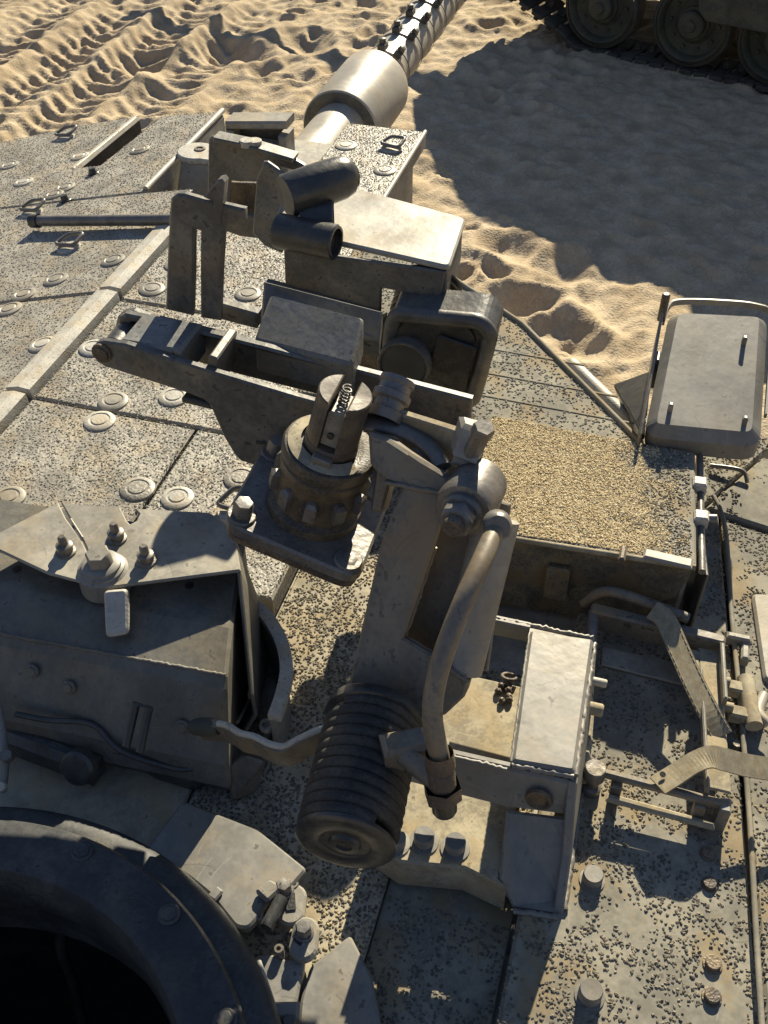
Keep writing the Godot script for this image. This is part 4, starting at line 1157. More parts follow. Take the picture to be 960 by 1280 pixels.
func build_bracket():
	var t := thing("mount_bracket", "heavy welded bracket with a cut out top bolted to the roof under the swing arm", "bracket", Vector3(-.05, 0, -.78))
	var yt := .14
	var s := Shape.new()
	s.plate(rounded([Vector3(-.062, yt, -.926), Vector3(.022, yt, -.934), Vector3(.028, yt, -.722), Vector3(-.047, yt, -.716)], .006), Vector3(0, -.011, 0), .004)
	part("top_plate", s, M.plate, t)
	s = Shape.new()
	s.plate([Vector3(-.135, yt - .001, -.928), Vector3(-.063, yt - .001, -.928), Vector3(-.063, yt - .012, -.928), Vector3(.019, yt - .0125, -.928), Vector3(.019, .110, -.928), Vector3(-.135, .108, -.928)], Vector3(0, 0, -.012), .002)
	part("back_wall", s, M.plate, t)
	s = Shape.new()
	s.plate([Vector3(-.172, yt - .001, -.704), Vector3(-.048, yt - .001, -.706), Vector3(-.046, yt - .012, -.712), Vector3(.025, yt - .012, -.714), Vector3(.028, yt - .062, -.70), Vector3(-.045, yt - .068, -.694), Vector3(-.172, yt - .060, -.69)], Vector3(0, 0, -.011), .003)
	var fw := part("front_flange", s, M.plate, t)
	s = Shape.new()
	var hc: Vector3 = Vector3(-.007, .099, -.699)
	s.lathe([Vector2(.017, -.002), Vector2(.016, .002), Vector2(.0125, .003), Vector2(.0105, .0), Vector2(0, -.001)], hc, Vector3(0, .1, 1), 22)
	part("rusty_boss", s, M.rust, fw)
	s = Shape.new()
	s.plate([Vector3(.026, yt - .012, -.925), Vector3(.033, yt - .012, -.715), Vector3(.043, .05, -.665), Vector3(.047, .0, -.615), Vector3(.042, -.0, -.925)], Vector3(-.012, 0, 0), .002)
	part("side_wall", s, M.plate, t)
	# leg plate that slopes to the deck in front
	s = Shape.new()
	s.plate([Vector3(-.043, yt - .070, -.692), Vector3(.029, yt - .063, -.698), Vector3(.044, .002, -.632), Vector3(.040, .002, -.612), Vector3(-.012, .002, -.606), Vector3(-.035, .03, -.622)], Vector3(0, -.012, -.008), .003)
	part("leg_plate", s, M.plate, t)
	# floor plate with its sloping front corner
	s = Shape.new()
	s.plate([Vector3(-.205, .03, -.915), Vector3(-.03, .03, -.915), Vector3(-.03, .03, -.66), Vector3(-.036, .03, -.625), Vector3(-.024, .03, -.616), Vector3(-.078, .03, -.626), Vector3(-.156, .03, -.612), Vector3(-.205, .03, -.63)], Vector3(0, -.059, 0), .003)
	part("floor_plate", s, M.ochre, t)
	s = Shape.new()
	weld(s, Vector3(-.031, .032, -.69), Vector3(-.0335, .032, -.63), .004)
	part("weld_bead", s, M.ochre, t)
	for a in [Vector3(-.134, .03, -.646), Vector3(-.095, .03, -.648), Vector3(-.167, .03, -.634)]:
		part("floor_bolt", roundbolt(a, Vector3.UP, .0128, .018, .019), M.plate, t)
	s = Shape.new()
	weld(s, Vector3(-.13, yt - .003, -.934), Vector3(.022, yt - .004, -.937))
	weld(s, Vector3(-.165, yt - .002, -.7025), Vector3(-.05, yt - .002, -.7045), .003)
	weld(s, Vector3(-.046, yt - .006, -.7145), Vector3(.027, yt - .007, -.719), .004)
	weld(s, Vector3(.0245, yt - .006, -.93), Vector3(.0295, yt - .006, -.722), .0035)
	weld(s, Vector3(-.062, yt - .004, -.922), Vector3(-.0475, yt - .004, -.718), .002)
	weld(s, Vector3(.042, .002, -.92), Vector3(.047, .002, -.622), .0045)
	weld(s, Vector3(-.012, .002, -.603), Vector3(.042, .002, -.61), .0045)
	part("weld_bead", s, M.plate, t)
	s = Shape.new()
	var hk: Vector3 = Vector3(-.081, .03, -.921)
	s.tube(arc_pts(hk + Vector3(0, .006, 0), Vector3(1, 0, 0), Vector3(0, .5, 1).normalized(), .010, 0, 300, 12), .003, 8)
	for i in 7:
		s.lathe([Vector2(0, -.006), Vector2(.005, -.003), Vector2(.0055, .001), Vector2(.003, .005), Vector2(0, .006)], hk + Vector3(rng.randf_range(-.012, .012), .004, .012 + i * .005), Vector3(rng.randf() - .5, 1, rng.randf() - .5), 6)
	part("wire_clip", s, M.rust, t)
	# spacer bolts on the right flank
	for q in [[Vector3(.049, .075, -.915), .006, .022, M.cap], [Vector3(.05, .07, -.873), .009, .03, M.ochre]]:
		var b := Shape.new()
		b.lathe([Vector2(q[1], 0), Vector2(q[1], q[2]), Vector2(q[1] * .8, q[2] + .002), Vector2(0, q[2] + .002)], q[0] + Vector3(-q[2], 0, 0), Vector3(1, 0, 0), 16)
		part("spacer_bolt", b, q[3], t)
	# standing bolt between bracket and rack
	var n := thing("standing_bolt", "tall round headed bolt standing on the deck beside the bracket corner", "bolt", Vector3(.055, 0, -.798))
	s = Shape.new()
	var bb: Vector3 = Vector3(.055, 0, -.795)
	s.lathe([Vector2(.013, 0), Vector2(.013, .012), Vector2(.009, .014), Vector2(.009, .03), Vector2(.0105, .032), Vector2(.0145, .034), Vector2(.0145, .05), Vector2(.0125, .053), Vector2(0, .053)], bb, Vector3.UP, 22)
	part("bolt_head", s, M.steel, n)

# ---------------------------------------------------------------- the left and the hatch

func build_housing():
	var t := thing("periscope_housing", "large shaded metal periscope housing with a bolted cover plate and folded ridge on top", "housing", Vector3(-.65, -.03, -.82))
	var s := Shape.new()
	# sloping shell; profile along z, swept along x
	var side := []
	for q in [[.165, -.955], [.162, -.80], [.148, -.735], [.137, -.722], [.05, -.668], [.012, -.66], [-.03, -.68], [-.03, -.955]]:
		side.append(Vector3(-.456 + (q[1] + .87) * .28, q[0], q[1]))
	s.plate(side, Vector3(-.62, 0, .03), .005)
	part("shell", s, M.housing, t)
	s = Shape.new()
	s.plate([Vector3(-.477, .2, -.925) + Vector3(.0, -.003, 0), Vector3(-.447, .2, -.867) + Vector3(0, -.003, 0), Vector3(-.397, .09, -.757), Vector3(-.389, .06, -.746), Vector3(-.43, -.03, -.72), Vector3(-.45, -.03, -.95)], Vector3(-.006, 0, 0), .002)
	part("side_plate", s, M.housing, t)
	# cover: two leaves either side of a shallow fold, with a notch
	s = Shape.new()
	s.plate([Vector3(-.804, .2, -.777), Vector3(-.834, .2, -.816), Vector3(-.797, .2, -.846), Vector3(-.75, .2, -.923), Vector3(-.722, .2, -.895), Vector3(-.684, .2, -.866), Vector3(-.609, .2, -.79), Vector3(-.693, .2, -.793), Vector3(-.777, .2, -.813)], Vector3(0, -.006, 0), .002)
	var c1 := part("cover_plate", s, M.dust, t)
	s = Shape.new()
	s.plate([Vector3(-.746, .2, -.924), Vector3(-.71, .2, -.929), Vector3(-.66, .2, -.938), Vector3(-.638, .2, -.915), Vector3(-.631, .2, -.91), Vector3(-.625, .2, -.919), Vector3(-.627, .2, -.932), Vector3(-.639, .2, -.941), Vector3(-.533, .2, -.963), Vector3(-.499, .2, -.946), Vector3(-.478, .2, -.924), Vector3(-.448, .2, -.869), Vector3(-.525, .2, -.831), Vector3(-.608, .2, -.79), Vector3(-.678, .2, -.862), Vector3(-.706, .2, -.887)], Vector3(0, -.006, 0), .002)
	part("cover_plate", s, M.dust, t)
	s = Shape.new()
	s.tube([Vector3(-.715, .2, -.896), Vector3(-.68, .201, -.866)], .0012, 8)
	part("fold_ridge", s, M.cap, c1)
	s = Shape.new()
	var bc: Vector3 = Vector3(-.626, .2, -.819)
	s.lathe([Vector2(.034, -.03), Vector2(.034, .0), Vector2(.030, .003), Vector2(.030, .006), Vector2(.026, .008), Vector2(.026, .012), Vector2(.021, .015), Vector2(0, .015)], bc, Vector3.UP, 32)
	var wm := part("washer_stack", s, M.plate, t)
	part("centre_bolt", hexbolt(bc + Vector3(0, .014, 0), Vector3(0, 1, .1), .0175, .020, 0, .3), M.dust, wm)
	for q in [Vector3(-.689, .2, -.835), Vector3(-.634, .2, -.877), Vector3(-.576, .2, -.849)]:
		var b := Shape.new()
		b.lathe([Vector2(.0145, 0), Vector2(.014, .003), Vector2(.011, .004), Vector2(.0115, .014), Vector2(.009, .0155), Vector2(.0062, .016), Vector2(.006, .027), Vector2(.004, .030), Vector2(0, .030)], q, Vector3.UP, 12)
		part("stud", b, M.steel, t)
	# latch tab hanging over the edge
	s = Shape.new()
	s.plate(rounded([Vector3(-.605, .205, -.781), Vector3(-.576, .205, -.793), Vector3(-.561, .168, -.75), Vector3(-.586, .168, -.736)], .007), Vector3(0, -.008, -.006), .003)
	part("latch_tab", s, M.cap, t)
	for q in [Vector3(-.764, .164, -.817), Vector3(-.521, .163, -.854)]:
		part("screw_hole", roundbolt(q, Vector3(0, 1, .1), .006, .002), M.black, t)
	for q in [[30, 850], [88, 862], [262, 884]]:
		var o := Vector3(-.68 + (q[0] - 30) * .00092, .118 - (q[1] - 850) * .0009, -.707 + (q[1] - 850) * .00055 + (-.41 - (-.68 + (q[0] - 30) * .00092)) * .05)
		part("face_bolt", hexbolt(o, Vector3(0, .45, .9), .007, .006, .010, q[0] * .1), M.housing, t)
	s = Shape.new()
	weld(s, Vector3(-1.02, .1475, -.702), Vector3(-.42, .1475, -.736), .003)
	part("weld_bead", s, M.housing, t)
	# fittings low on the shaded face
	s = Shape.new()
	var f0: Vector3 = Vector3(-.512, .105, -.639); var f1: Vector3 = Vector3(-.509, .145, -.676); var f2: Vector3 = Vector3(-.491, .145, -.675); var f3: Vector3 = Vector3(-.492, .105, -.636)
	var fo := Vector3(0, .006, .014)
	s.tube([f0 + fo, f1 + fo, f2 + fo, f3 + fo], .0055, 8)
	part("wire_bracket", s, M.dark, t)
	s = Shape.new()
	s.tube(smooth_path([Vector3(-.691, .075, -.651), Vector3(-.646, .075, -.654), Vector3(-.59, .07, -.667), Vector3(-.545, .05, -.652), Vector3(-.488, .03, -.657), Vector3(-.452, .03, -.664), Vector3(-.43, .04, -.689)], 5), .004, 10)
	part("bead", s, M.dark, t)
	s = Shape.new()
	s.lathe([Vector2(.024, 0), Vector2(.024, .014), Vector2(.02, .018), Vector2(0, .018)], Vector3(-.593, .03, -.63), Vector3(0, .5, .85), 24)
	part("knob", s, M.dark, t)
	s = Shape.new()
	s.plate(rounded([Vector3(-.548, .05, -.668), Vector3(-.432, .035, -.686), Vector3(-.446, 0, -.655), Vector3(-.523, 0, -.658)], .015), Vector3(0, -.03, -.01), .006)
	part("sill", s, M.dark, t)
	s = Shape.new()
	s.box(Vector3(-.657, .01, -.645), Vector3(.16, .05, .03), .01, Basis(Vector3.UP, -.1))
	part("foot", s, M.dark, t)

	var h := thing("guard_hoop", "curved flat grey guard band standing on the deck right of the periscope housing", "guard", Vector3(-.396, -.03, -.833))
	s = Shape.new()
	var pth := smooth_path([Vector3(-.479, .07, -.926), Vector3(-.441, .07, -.908), Vector3(-.402, .07, -.87), Vector3(-.376, .07, -.825), Vector3(-.366, .07, -.781), Vector3(-.363, .07, -.742)], 5)
	s.band(pth, [Vector3(0, 1, 0)], .012, .018)
	part("rim", s, M.cap, h)
	s = Shape.new()
	var low := []
	for p in pth: low.append(p + Vector3(-.003, -.053, .0))
	s.band(low, [Vector3(0, 1, 0)], .092, .006)
	part("band", s, M.dust, h)
	s = Shape.new()
	s.plate([Vector3(-.444, -.01, -.872), Vector3(-.41, -.01, -.858), Vector3(-.378, -.01, -.794), Vector3(-.39, -.01, -.756), Vector3(-.425, -.01, -.81)], Vector3(0, -.01, 0), .002)
	part("base_plate", s, M.dust, h)
	part("nut", hexbolt(Vector3(-.415, .04, -.787), Vector3(.2, 1, .2), .007, .012), M.cap, h)
	s = Shape.new()
	s.lathe([Vector2(.010, 0), Vector2(.0105, .006), Vector2(.0085, .009), Vector2(.0055, .0085), Vector2(.005, .002), Vector2(0, .002)], Vector3(-.384, .02, -.758), Vector3(0, 1, .15), 20)
	part("ring_nut", s, M.cap, h)
	s = Shape.new()
	s.tube([Vector3(-.416, .04, -.781), Vector3(-.411, .06, -.729)], .0025, 8)
	part("stay", s, M.steel, h)

	var l := thing("lever", "wavy dark lever with pale sunlit upper edge running under the spring", "lever", Vector3(-.346, .119, -.67))
	s = Shape.new()
	var lp := smooth_path([Vector3(-.434, .14, -.664), Vector3(-.413, .146, -.664), Vector3(-.388, .154, -.661), Vector3(-.367, .159, -.652), Vector3(-.346, .165, -.648), Vector3(-.322, .172, -.639), Vector3(-.303, .178, -.637), Vector3(-.288, .189, -.643), Vector3(-.271, .201, -.65), Vector3(-.247, .21, -.662)], 4)
	var lb := []
	for p in lp: lb.append(p + Vector3(0, -.022, -.004))
	s.band(lb, [Vector3(0, 1, .2)], .042, .010)
	part("blade", s, M.mount, l)
	s = Shape.new()
	s.tube(lp.slice(6), .0042, 8)
	part("lit_edge", s, M.cap, l)  # pale strip: sunlight on the upper edge put into its colour
	s = Shape.new()
	s.tube([lp[0] + Vector3(-.008, -.01, 0), lp[0] + Vector3(.0, -.01, 0), lp[4] + Vector3(0, -.01, 0), lp[6] + Vector3(0, -.01, 0)], [.006, .011, .012, .008], 12)
	part("grip", s, M.olive, l)
	var ec := thing("edge_clamp", "small strip clamp with a worn nut at the left edge beside the periscope housing", "clamp", Vector3(-.717, 0, -.628))
	s = Shape.new()
	s.tube(smooth_path([Vector3(-.714, .09, -.65), Vector3(-.699, .07, -.627), Vector3(-.682, .05, -.597), Vector3(-.672, .03, -.564)], 4), .006, 10)
	part("strip", s, M.plate, ec)
	part("nut", hexbolt(Vector3(-.675, .06, -.598), Vector3(.2, 1, .4), .009, .012, .0), M.steel, ec)
	part("nut", hexbolt(Vector3(-.669, .04, -.565), Vector3(.2, 1, .4), .007, .01, .0), M.cap, ec)
	# small tab between lever and latch plate
	var g := thing("angle_tab", "small tan angled tab with a rounded end under the lever", "tab", Vector3(-.405, -.03, -.699))
	s = Shape.new()
	s.plate(rounded([Vector3(-.409, .03, -.679), Vector3(-.393, .04, -.695), Vector3(-.361, .04, -.694), Vector3(-.373, -.02, -.68), Vector3(-.4, -.02, -.659)], .008), Vector3(-.004, -.012, -.012), .003)
	part("tab_plate", s, M.mount, g)

func build_hatch():
	var c := Vector3(-.555, 0, -.149)
	var t := thing("hatch_ring", "round dark hatch opening with a bolted rim, black inside", "hatch", c)
	var s := Shape.new()
	s.lathe([Vector2(.412, -.05), Vector2(.409, .030), Vector2(.404, .041), Vector2(.395, .047), Vector2(.383, .050), Vector2(.372, .050)], c, Vector3.UP, 96)
	part("outer_rim", s, M.hatch, t)
	s = Shape.new()
	s.lathe([Vector2(.374, .045), Vector2(.372, .066), Vector2(.368, .071), Vector2(.33, .077), Vector2(.315, .076), Vector2(.306, .072), Vector2(.301, .062), Vector2(.300, .0), Vector2(.315, -.03), Vector2(.315, -.10)], c, Vector3.UP, 96)
	var im := part("inner_rim", s, M.hatch, t)
	for k in 16:
		var a := TAU * k / 16 + .12
		var p := c + Vector3(cos(a) * .352, .0735, sin(a) * .352)
		part("rim_bolt", hexbolt(p, Vector3.UP, .0095, .006, .013, a), M.dark, im)
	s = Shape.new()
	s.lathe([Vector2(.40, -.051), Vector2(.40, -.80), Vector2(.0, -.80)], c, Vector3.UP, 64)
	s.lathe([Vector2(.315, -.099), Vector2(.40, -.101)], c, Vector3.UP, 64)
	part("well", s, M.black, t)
	s = Shape.new()
	s.tube(smooth_path([Vector3(-.574, -.1, -.492), Vector3(-.597, -.2, -.483), Vector3(-.597, -.3, -.475), Vector3(-.587, -.4, -.449)], 5), .008, 8)
	part("cable", s, M.dark, t)

	var l := thing("latch_plate", "thin grey hatch latch plate half in sunlight with small pads and a shaped corner", "latch", Vector3(-.346, 0, -.56))
	s = Shape.new()
	var y := .012
	s.plate(rounded([Vector3(-.467, .012, -.55), Vector3(-.451, .012, -.627), Vector3(-.343, .012, -.615), Vector3(-.265, .012, -.581), Vector3(-.28, .012, -.543), Vector3(-.297, .012, -.533), Vector3(-.301, .012, -.505), Vector3(-.307, .012, -.491), Vector3(-.322, .012, -.489), Vector3(-.367, .012, -.518), Vector3(-.4, .012, -.531)], .006), Vector3(0, -.016, 0), .003)
	part("plate", s, M.plate, l)
	s = Shape.new()
	s.plate(rounded([Vector3(-.314, .024, -.533), Vector3(-.302, .024, -.551), Vector3(-.282, .024, -.546), Vector3(-.294, .024, -.523)], .004), Vector3(0, -.0115, 0), .003)
	part("pad", s, M.plate, l)
	s = Shape.new()
	s.plate(rounded([Vector3(-.368, .018, -.513), Vector3(-.361, .018, -.528), Vector3(-.351, .018, -.524), Vector3(-.356, .018, -.509)], .002), Vector3(0, -.006, 0), .002)
	part("small_pad", s, M.plate, l)
	for q in [Vector3(-.275, -.005, -.56), Vector3(-.302, -.005, -.51), Vector3(-.265, -.005, -.48)]:
		var b := Shape.new()
		b.lathe([Vector2(.0062, -.024), Vector2(.0062, .012), Vector2(.0052, .0135), Vector2(.0028, .0135), Vector2(.0026, .009), Vector2(0, .009)], q, Vector3.UP, 16)
		part("socket_screw", b, M.steel, l)

	var d := thing("hinge_links", "two slotted hinge links with hex bolts beside the latch plate", "hinge", Vector3(-.265, -.03, -.534))
	for q in [[365, 1130, 1], [381, 1172, -1]]:
		var o: Vector3 = U0(q[0], q[1])
		var k := Shape.new()
		var cp := []
		for p in arc_pts(o + Vector3(0, .012, -.004), Vector3(1, 0, 0), Vector3(0, 0, 1), .017, 200, 360, 8): cp.append(p)
		for p in arc_pts(o + Vector3(.004, .012, .014), Vector3(1, 0, 0), Vector3(0, 0, 1), .017, 0, 160, 8): cp.append(p)
		k.plate(cp, Vector3(0, -.014, 0), .003)
		var km := part("link", k, M.dust, d)
		var sl := Shape.new()
		sl.box(o + Vector3(.0, .013, .004), Vector3(.012, .002, .022), .001, Basis(Vector3.UP, .4 * q[2]))
		part("slot", sl, M.black, km)
		part("hex_bolt", hexbolt(o + Vector3(-.012 if q[2] > 0 else 0.0, .012, -.008 if q[2] > 0 else 0.0), Vector3(0, 1, 0), .010, .018, .012), M.steel, km)
	s = Shape.new()
	s.tube([Vector3(-.28, .02, -.534), Vector3(-.285, .02, -.494)], .008, 12)
	part("hinge_pin", s, M.dark, d)

	var p := thing("hinge_plate", "grey shaped hinge plate with a straight rod along its edge beside the hatch rim", "plate", Vector3(-.257, -.03, -.456))
	s = Shape.new()
	s.plate(rounded([Vector3(-.292, -.006, -.469), Vector3(-.28, -.006, -.478), Vector3(-.253, -.006, -.476), Vector3(-.237, -.006, -.492), Vector3(-.232, -.006, -.472), Vector3(-.228, -.006, -.44), Vector3(-.224, -.006, -.401), Vector3(-.251, -.006, -.393), Vector3(-.27, -.006, -.433)], .006), Vector3(0, -.02, 0), .003)
	part("plate", s, M.plate, p)
	s = Shape.new()
	s.tube([Vector3(-.282, .012, -.457), Vector3(-.242, .012, -.408)], .0045, 10)
	part("rod", s, M.cap, p)
	s = Shape.new()
	s.box(Vector3(-.234, .004, -.415), Vector3(.034, .02, .02), .004, Basis(Vector3.UP, .3))
	part("block", s, M.plate, p)
	part("screw", hexbolt(Vector3(-.225, .008, -.405), Vector3.UP, .008, .008, 0, .2), M.dark, p)
	var w := thing("shaded_flap", "flat dark flap in shadow at the lower edge between hinge plate and sunken deck", "flap", Vector3(-.185, -.03, -.477))
	s = Shape.new()
	s.plate(rounded([Vector3(-.227, -.012, -.479), Vector3(-.193, -.012, -.528), Vector3(-.153, -.012, -.486), Vector3(-.114, -.012, -.409), Vector3(-.21, -.012, -.381), Vector3(-.225, -.012, -.439)], .006), Vector3(0, -.014, 0), .003)
	part("flap_plate", s, M.plate, w)

# ---------------------------------------------------------------- the right side

func build_bin():
	var t := thing("stowage_bin", "low rectangular stowage bin on the roof, its lid covered in gritty yellow sand", "bin", Vector3(-.03, 0, -1.25))
	var y := .13
	var s := Shape.new()
	s.plate(rounded([Vector3(-.215, y, -1.385), Vector3(.128, y, -1.378), Vector3(.146, y, -1.118), Vector3(-.215, y, -1.10)], .006), Vector3(0, -.010, 0), .003)
	part("lid", s, M.deck, t)
	s = Shape.new()
	s.plate([Vector3(-.212, y - .0105, -1.108), Vector3(.142, y - .0105, -1.125), Vector3(.142, y - .04, -1.127), Vector3(.132, y - .085, -1.129), Vector3(.105, y - .105, -1.13), Vector3(.09, -.04, -1.131), Vector3(-.212, -.04, -1.114)], Vector3(0, 0, -.008), .002)
	part("front_wall", s, M.binwall, t)
	s = Shape.new()
	s.plate([Vector3(.141, y - .0105, -1.128), Vector3(.124, y - .0105, -1.375), Vector3(.124, -.04, -1.375), Vector3(.141, -.04, -1.128)], Vector3(-.008, 0, 0), .002)
	part("side_wall", s, M.dust, t)
	s = Shape.new()
	s.plate([Vector3(-.215, y - .0105, -1.384), Vector3(.12, y - .0105, -1.377), Vector3(.12, -.0, -1.377), Vector3(-.215, -.0, -1.384)], Vector3(0, 0, .008), .002)
	part("back_wall", s, M.dust, t)
	s = Shape.new()
	s.tube([Vector3(-.21, y - .004, -1.099), Vector3(.145, y - .003, -1.117)], .0045, 10)
	part("lid_lip", s, M.ochre, t)
	s = Shape.new()
	s.box(Vector3(.041, .135, -1.106), Vector3(.010, .012, .03), .003)
	part("lid_tab", s, M.rust, t)
	s = Shape.new()
	s.box(Vector3(.105, .132, -1.118), Vector3(.07, .008, .02), .003, Basis(Vector3.UP, -.05))
	part("lid_tab", s, M.dust, t)
	s = Shape.new()
	s.box(Vector3(-.045, .045, -1.112), Vector3(.035, .07, .012), .003)
	part("catch", s, M.binwall, t)
	# hinge along the right end
	var hg := Shape.new()
	hg.tube([Vector3(.137, y - .012, -1.385), Vector3(.156, y - .012, -1.12)], .0055, 10)
	var hm := part("hinge_rod", hg, M.steel, t)
	for q in [Vector3(.136, .125, -1.303), Vector3(.143, .125, -1.225)]:
		var b := Shape.new()
		b.box(q + Vector3(.003, 0, 0), Vector3(.022, .022, .022), .003, Basis(Vector3.UP, .07))
		part("hinge_block", b, M.cap, hm)
	var st := Shape.new()
	st.plate([Vector3(.149, y - .012, -1.20), Vector3(.161, y - .016, -1.12), Vector3(.158, -.0, -1.10), Vector3(.148, 0, -1.19)], Vector3(.006, 0, 0), .002)
	part("end_strap", st, M.dark, t)
	part("bolt", roundbolt(Vector3(.16, .115, -1.241), Vector3(1, .2, 0), .007, .012), M.steel, t)
	# the sand lying on the lid
	var gm := grain_mesh()
	var xf := []; var cols := PackedColorArray()
	var sandy := [Color(.50, .405, .24), Color(.56, .465, .29), Color(.44, .35, .20), Color(.62, .54, .37), Color(.38, .30, .17)]
	var heap := [Vector2(-.205, -1.38), Vector2(.12, -1.374), Vector2(.138, -1.125), Vector2(-.205, -1.104)]
	scatter(xf, cols, PackedVector2Array(heap), func(_x, _z): return .1303, 480000, Vector2(.0010, .0020), sandy, .0, [], 12, 14.0, .085)
	scatter(xf, cols, PackedVector2Array(heap), func(_x, _z): return .1312, 160000, Vector2(.0011, .0023), sandy, .44, [], 13, 24.0, .055)
	scatter(xf, cols, PackedVector2Array(heap), func(_x, _z): return .1302, 50000, Vector2(.0011, .0022), sandy, .38, [], 14, 16.0, .16)
	stuff_part("sand_layer", gm, xf, cols, M.grain, t)
	xf = []; cols = PackedColorArray()
	scatter(xf, cols, PackedVector2Array(heap), func(_x, _z): return .13, 60000, Vector2(.0013, .0027), [Color(.10, .09, .075), Color(.14, .125, .1), Color(.2, .18, .14)], .3, [], 15)
	stuff_part("lid_grit", gm, xf, cols, M.grain, t)

func build_rack():
	var t := thing("stowage_rack", "dusty open steel rack frame lying on the roof right of the bracket", "rack", Vector3(.12, 0, -.92))
	var y := .065
	var s := Shape.new()
	s.plate([Vector3(.010, y, -1.055), Vector3(.024, y, -1.055), Vector3(.036, y, -.90), Vector3(.024, y, -.90)], Vector3(0, -.03, 0), .003)
	part("left_bar", s, M.steel, t)
	s = Shape.new()
	s.plate([Vector3(.030, .035, -.90), Vector3(.042, .035, -.90), Vector3(.050, .035, -.79), Vector3(.038, .035, -.79)], Vector3(0, -.02, 0), .003)
	part("left_bar", s, M.ochre, t)
	s = Shape.new()
	s.plate(rounded([Vector3(.012, y + .004, -1.066), Vector3(.205, y - .004, -1.062), Vector3(.205, y - .004, -1.045), Vector3(.012, y + .004, -1.046)], .006), Vector3(0, -.04, 0), .003)
	part("back_bar", s, M.mount, t)
	s = Shape.new()
	s.tube(smooth_path([Vector3(.0, .05, -1.075), Vector3(.03, y + .018, -1.078), Vector3(.10, y + .012, -1.075), Vector3(.15, y + .004, -1.07)], 5), .008, 10)
	part("rolled_edge", s, M.mount, t)
	# right side: flat bar with an upstanding lip
	s = Shape.new()
	s.plate([Vector3(.170, y - .020, -1.043), Vector3(.200, y - .020, -1.043), Vector3(.226, y - .020, -.81), Vector3(.194, y - .020, -.81)], Vector3(0, -.005, 0), .002)
	var rb := part("right_bar", s, M.ochre, t)
	s = Shape.new()
	s.plate([Vector3(.197, y - .001, -1.044), Vector3(.203, y - .001, -1.044), Vector3(.212, y - .001, -.945), Vector3(.206, y - .001, -.945)], Vector3(0, -.019, 0), .002)
	part("lip", s, M.dust, rb)
	s = Shape.new()
	s.plate([Vector3(.172, y - .004, -.99), Vector3(.177, y - .004, -.99), Vector3(.197, y - .004, -.80), Vector3(.192, y - .004, -.80)], Vector3(0, -.016, 0), .002)
	part("lip", s, M.dust, rb)
	s = Shape.new()
	s.box(Vector3(.160, y - .03, -1.02), Vector3(.03, .02, .035), .003)
	part("corner_block", s, M.ochre, rb)
	# front bars
	s = Shape.new()
	s.plate([Vector3(.062, .052, -.800), Vector3(.225, .048, -.798), Vector3(.225, .048, -.787), Vector3(.062, .052, -.789)], Vector3(0, -.012, 0), .003)
	part("front_bar", s, M.mount, t)
	s = Shape.new()
	s.plate([Vector3(.075, .026, -.782), Vector3(.212, .024, -.778), Vector3(.212, .024, -.768), Vector3(.075, .026, -.771)], Vector3(0, -.010, 0), .003)
	part("front_bar", s, M.ochre, t)
	for x in [.085, .19]:
		s = Shape.new()
		s.box(Vector3(x, .02, -.788), Vector3(.014, .04, .014), .002)
		part("post", s, M.mount, t)
	s = Shape.new()
	s.box(Vector3(.219, .022, -.79), Vector3(.014, .05, .02), .002)
	part("post", s, M.plate, t)
	# inner shelf in the rack
	s = Shape.new()
	s.plate([Vector3(.04, .006, -1.04), Vector3(.16, .006, -1.04), Vector3(.165, .006, -1.0), Vector3(.042, .006, -1.005)], Vector3(0, -.005, 0), .002)
	part("back_shelf", s, M.dust, t)
	# hinge hardware outside the right bar
	var h := thing("rack_hinge", "dusty hinge pins and lugs between the rack and the roof edge", "hinge", Vector3(.246, 0, -.994))
	s = Shape.new()
	s.tube([Vector3(.242, .02, -1.024), Vector3(.25, .02, -.973), Vector3(.256, .02, -.943)], .012, 14)
	part("barrel", s, M.ochre, h)
	for q in [[Vector3(.213, .03, -1.002), Vector3(.22, 0, -1.007)], [Vector3(.219, .03, -.958), Vector3(.226, 0, -.957)]]:
		var b := Shape.new()
		b.tube([q[0] + Vector3(-.01, 0, 0), q[0] + Vector3(.006, 0, 0)], .007, 12)
		b.box(q[0] + Vector3(.018, -.012, 0), Vector3(.03, .02, .02), .003)
		part("lug", b, M.ochre, h)
	s = Shape.new()
	s.box(Vector3(.23, .015, -1.099), Vector3(.035, .02, .012), .003)
	s.box(Vector3(.241, .01, -1.082), Vector3(.012, .02, .04), .003)
	part("stop", s, M.dust, h)
	part("screw", roundbolt(Vector3(.237, .004, -.917), Vector3.UP, .006, .005), M.steel, h)
	s = Shape.new()
	s.tube(smooth_path([Vector3(.27, .01, -1.008), Vector3(.261, .02, -.969), Vector3(.274, .02, -.952)], 4), .008, 10)
	part("hook", s, M.dust, h)

	var a := thing("slack_strap", "flat khaki webbing strap hanging diagonally across the rack", "strap", Vector3(.159, .05, -.973))
	s = Shape.new()
	var ap := smooth_path([Vector3(.096, .088, -1.055), Vector3(.116, .086, -1.043), Vector3(.139, .076, -1.004), Vector3(.163, .066, -.962), Vector3(.189, .056, -.921), Vector3(.21, .045, -.895)], 5)
	s.band(ap, [Vector3(1, .15, -.25)], .030, .003)
	part("webbing", s, M.strap, a)
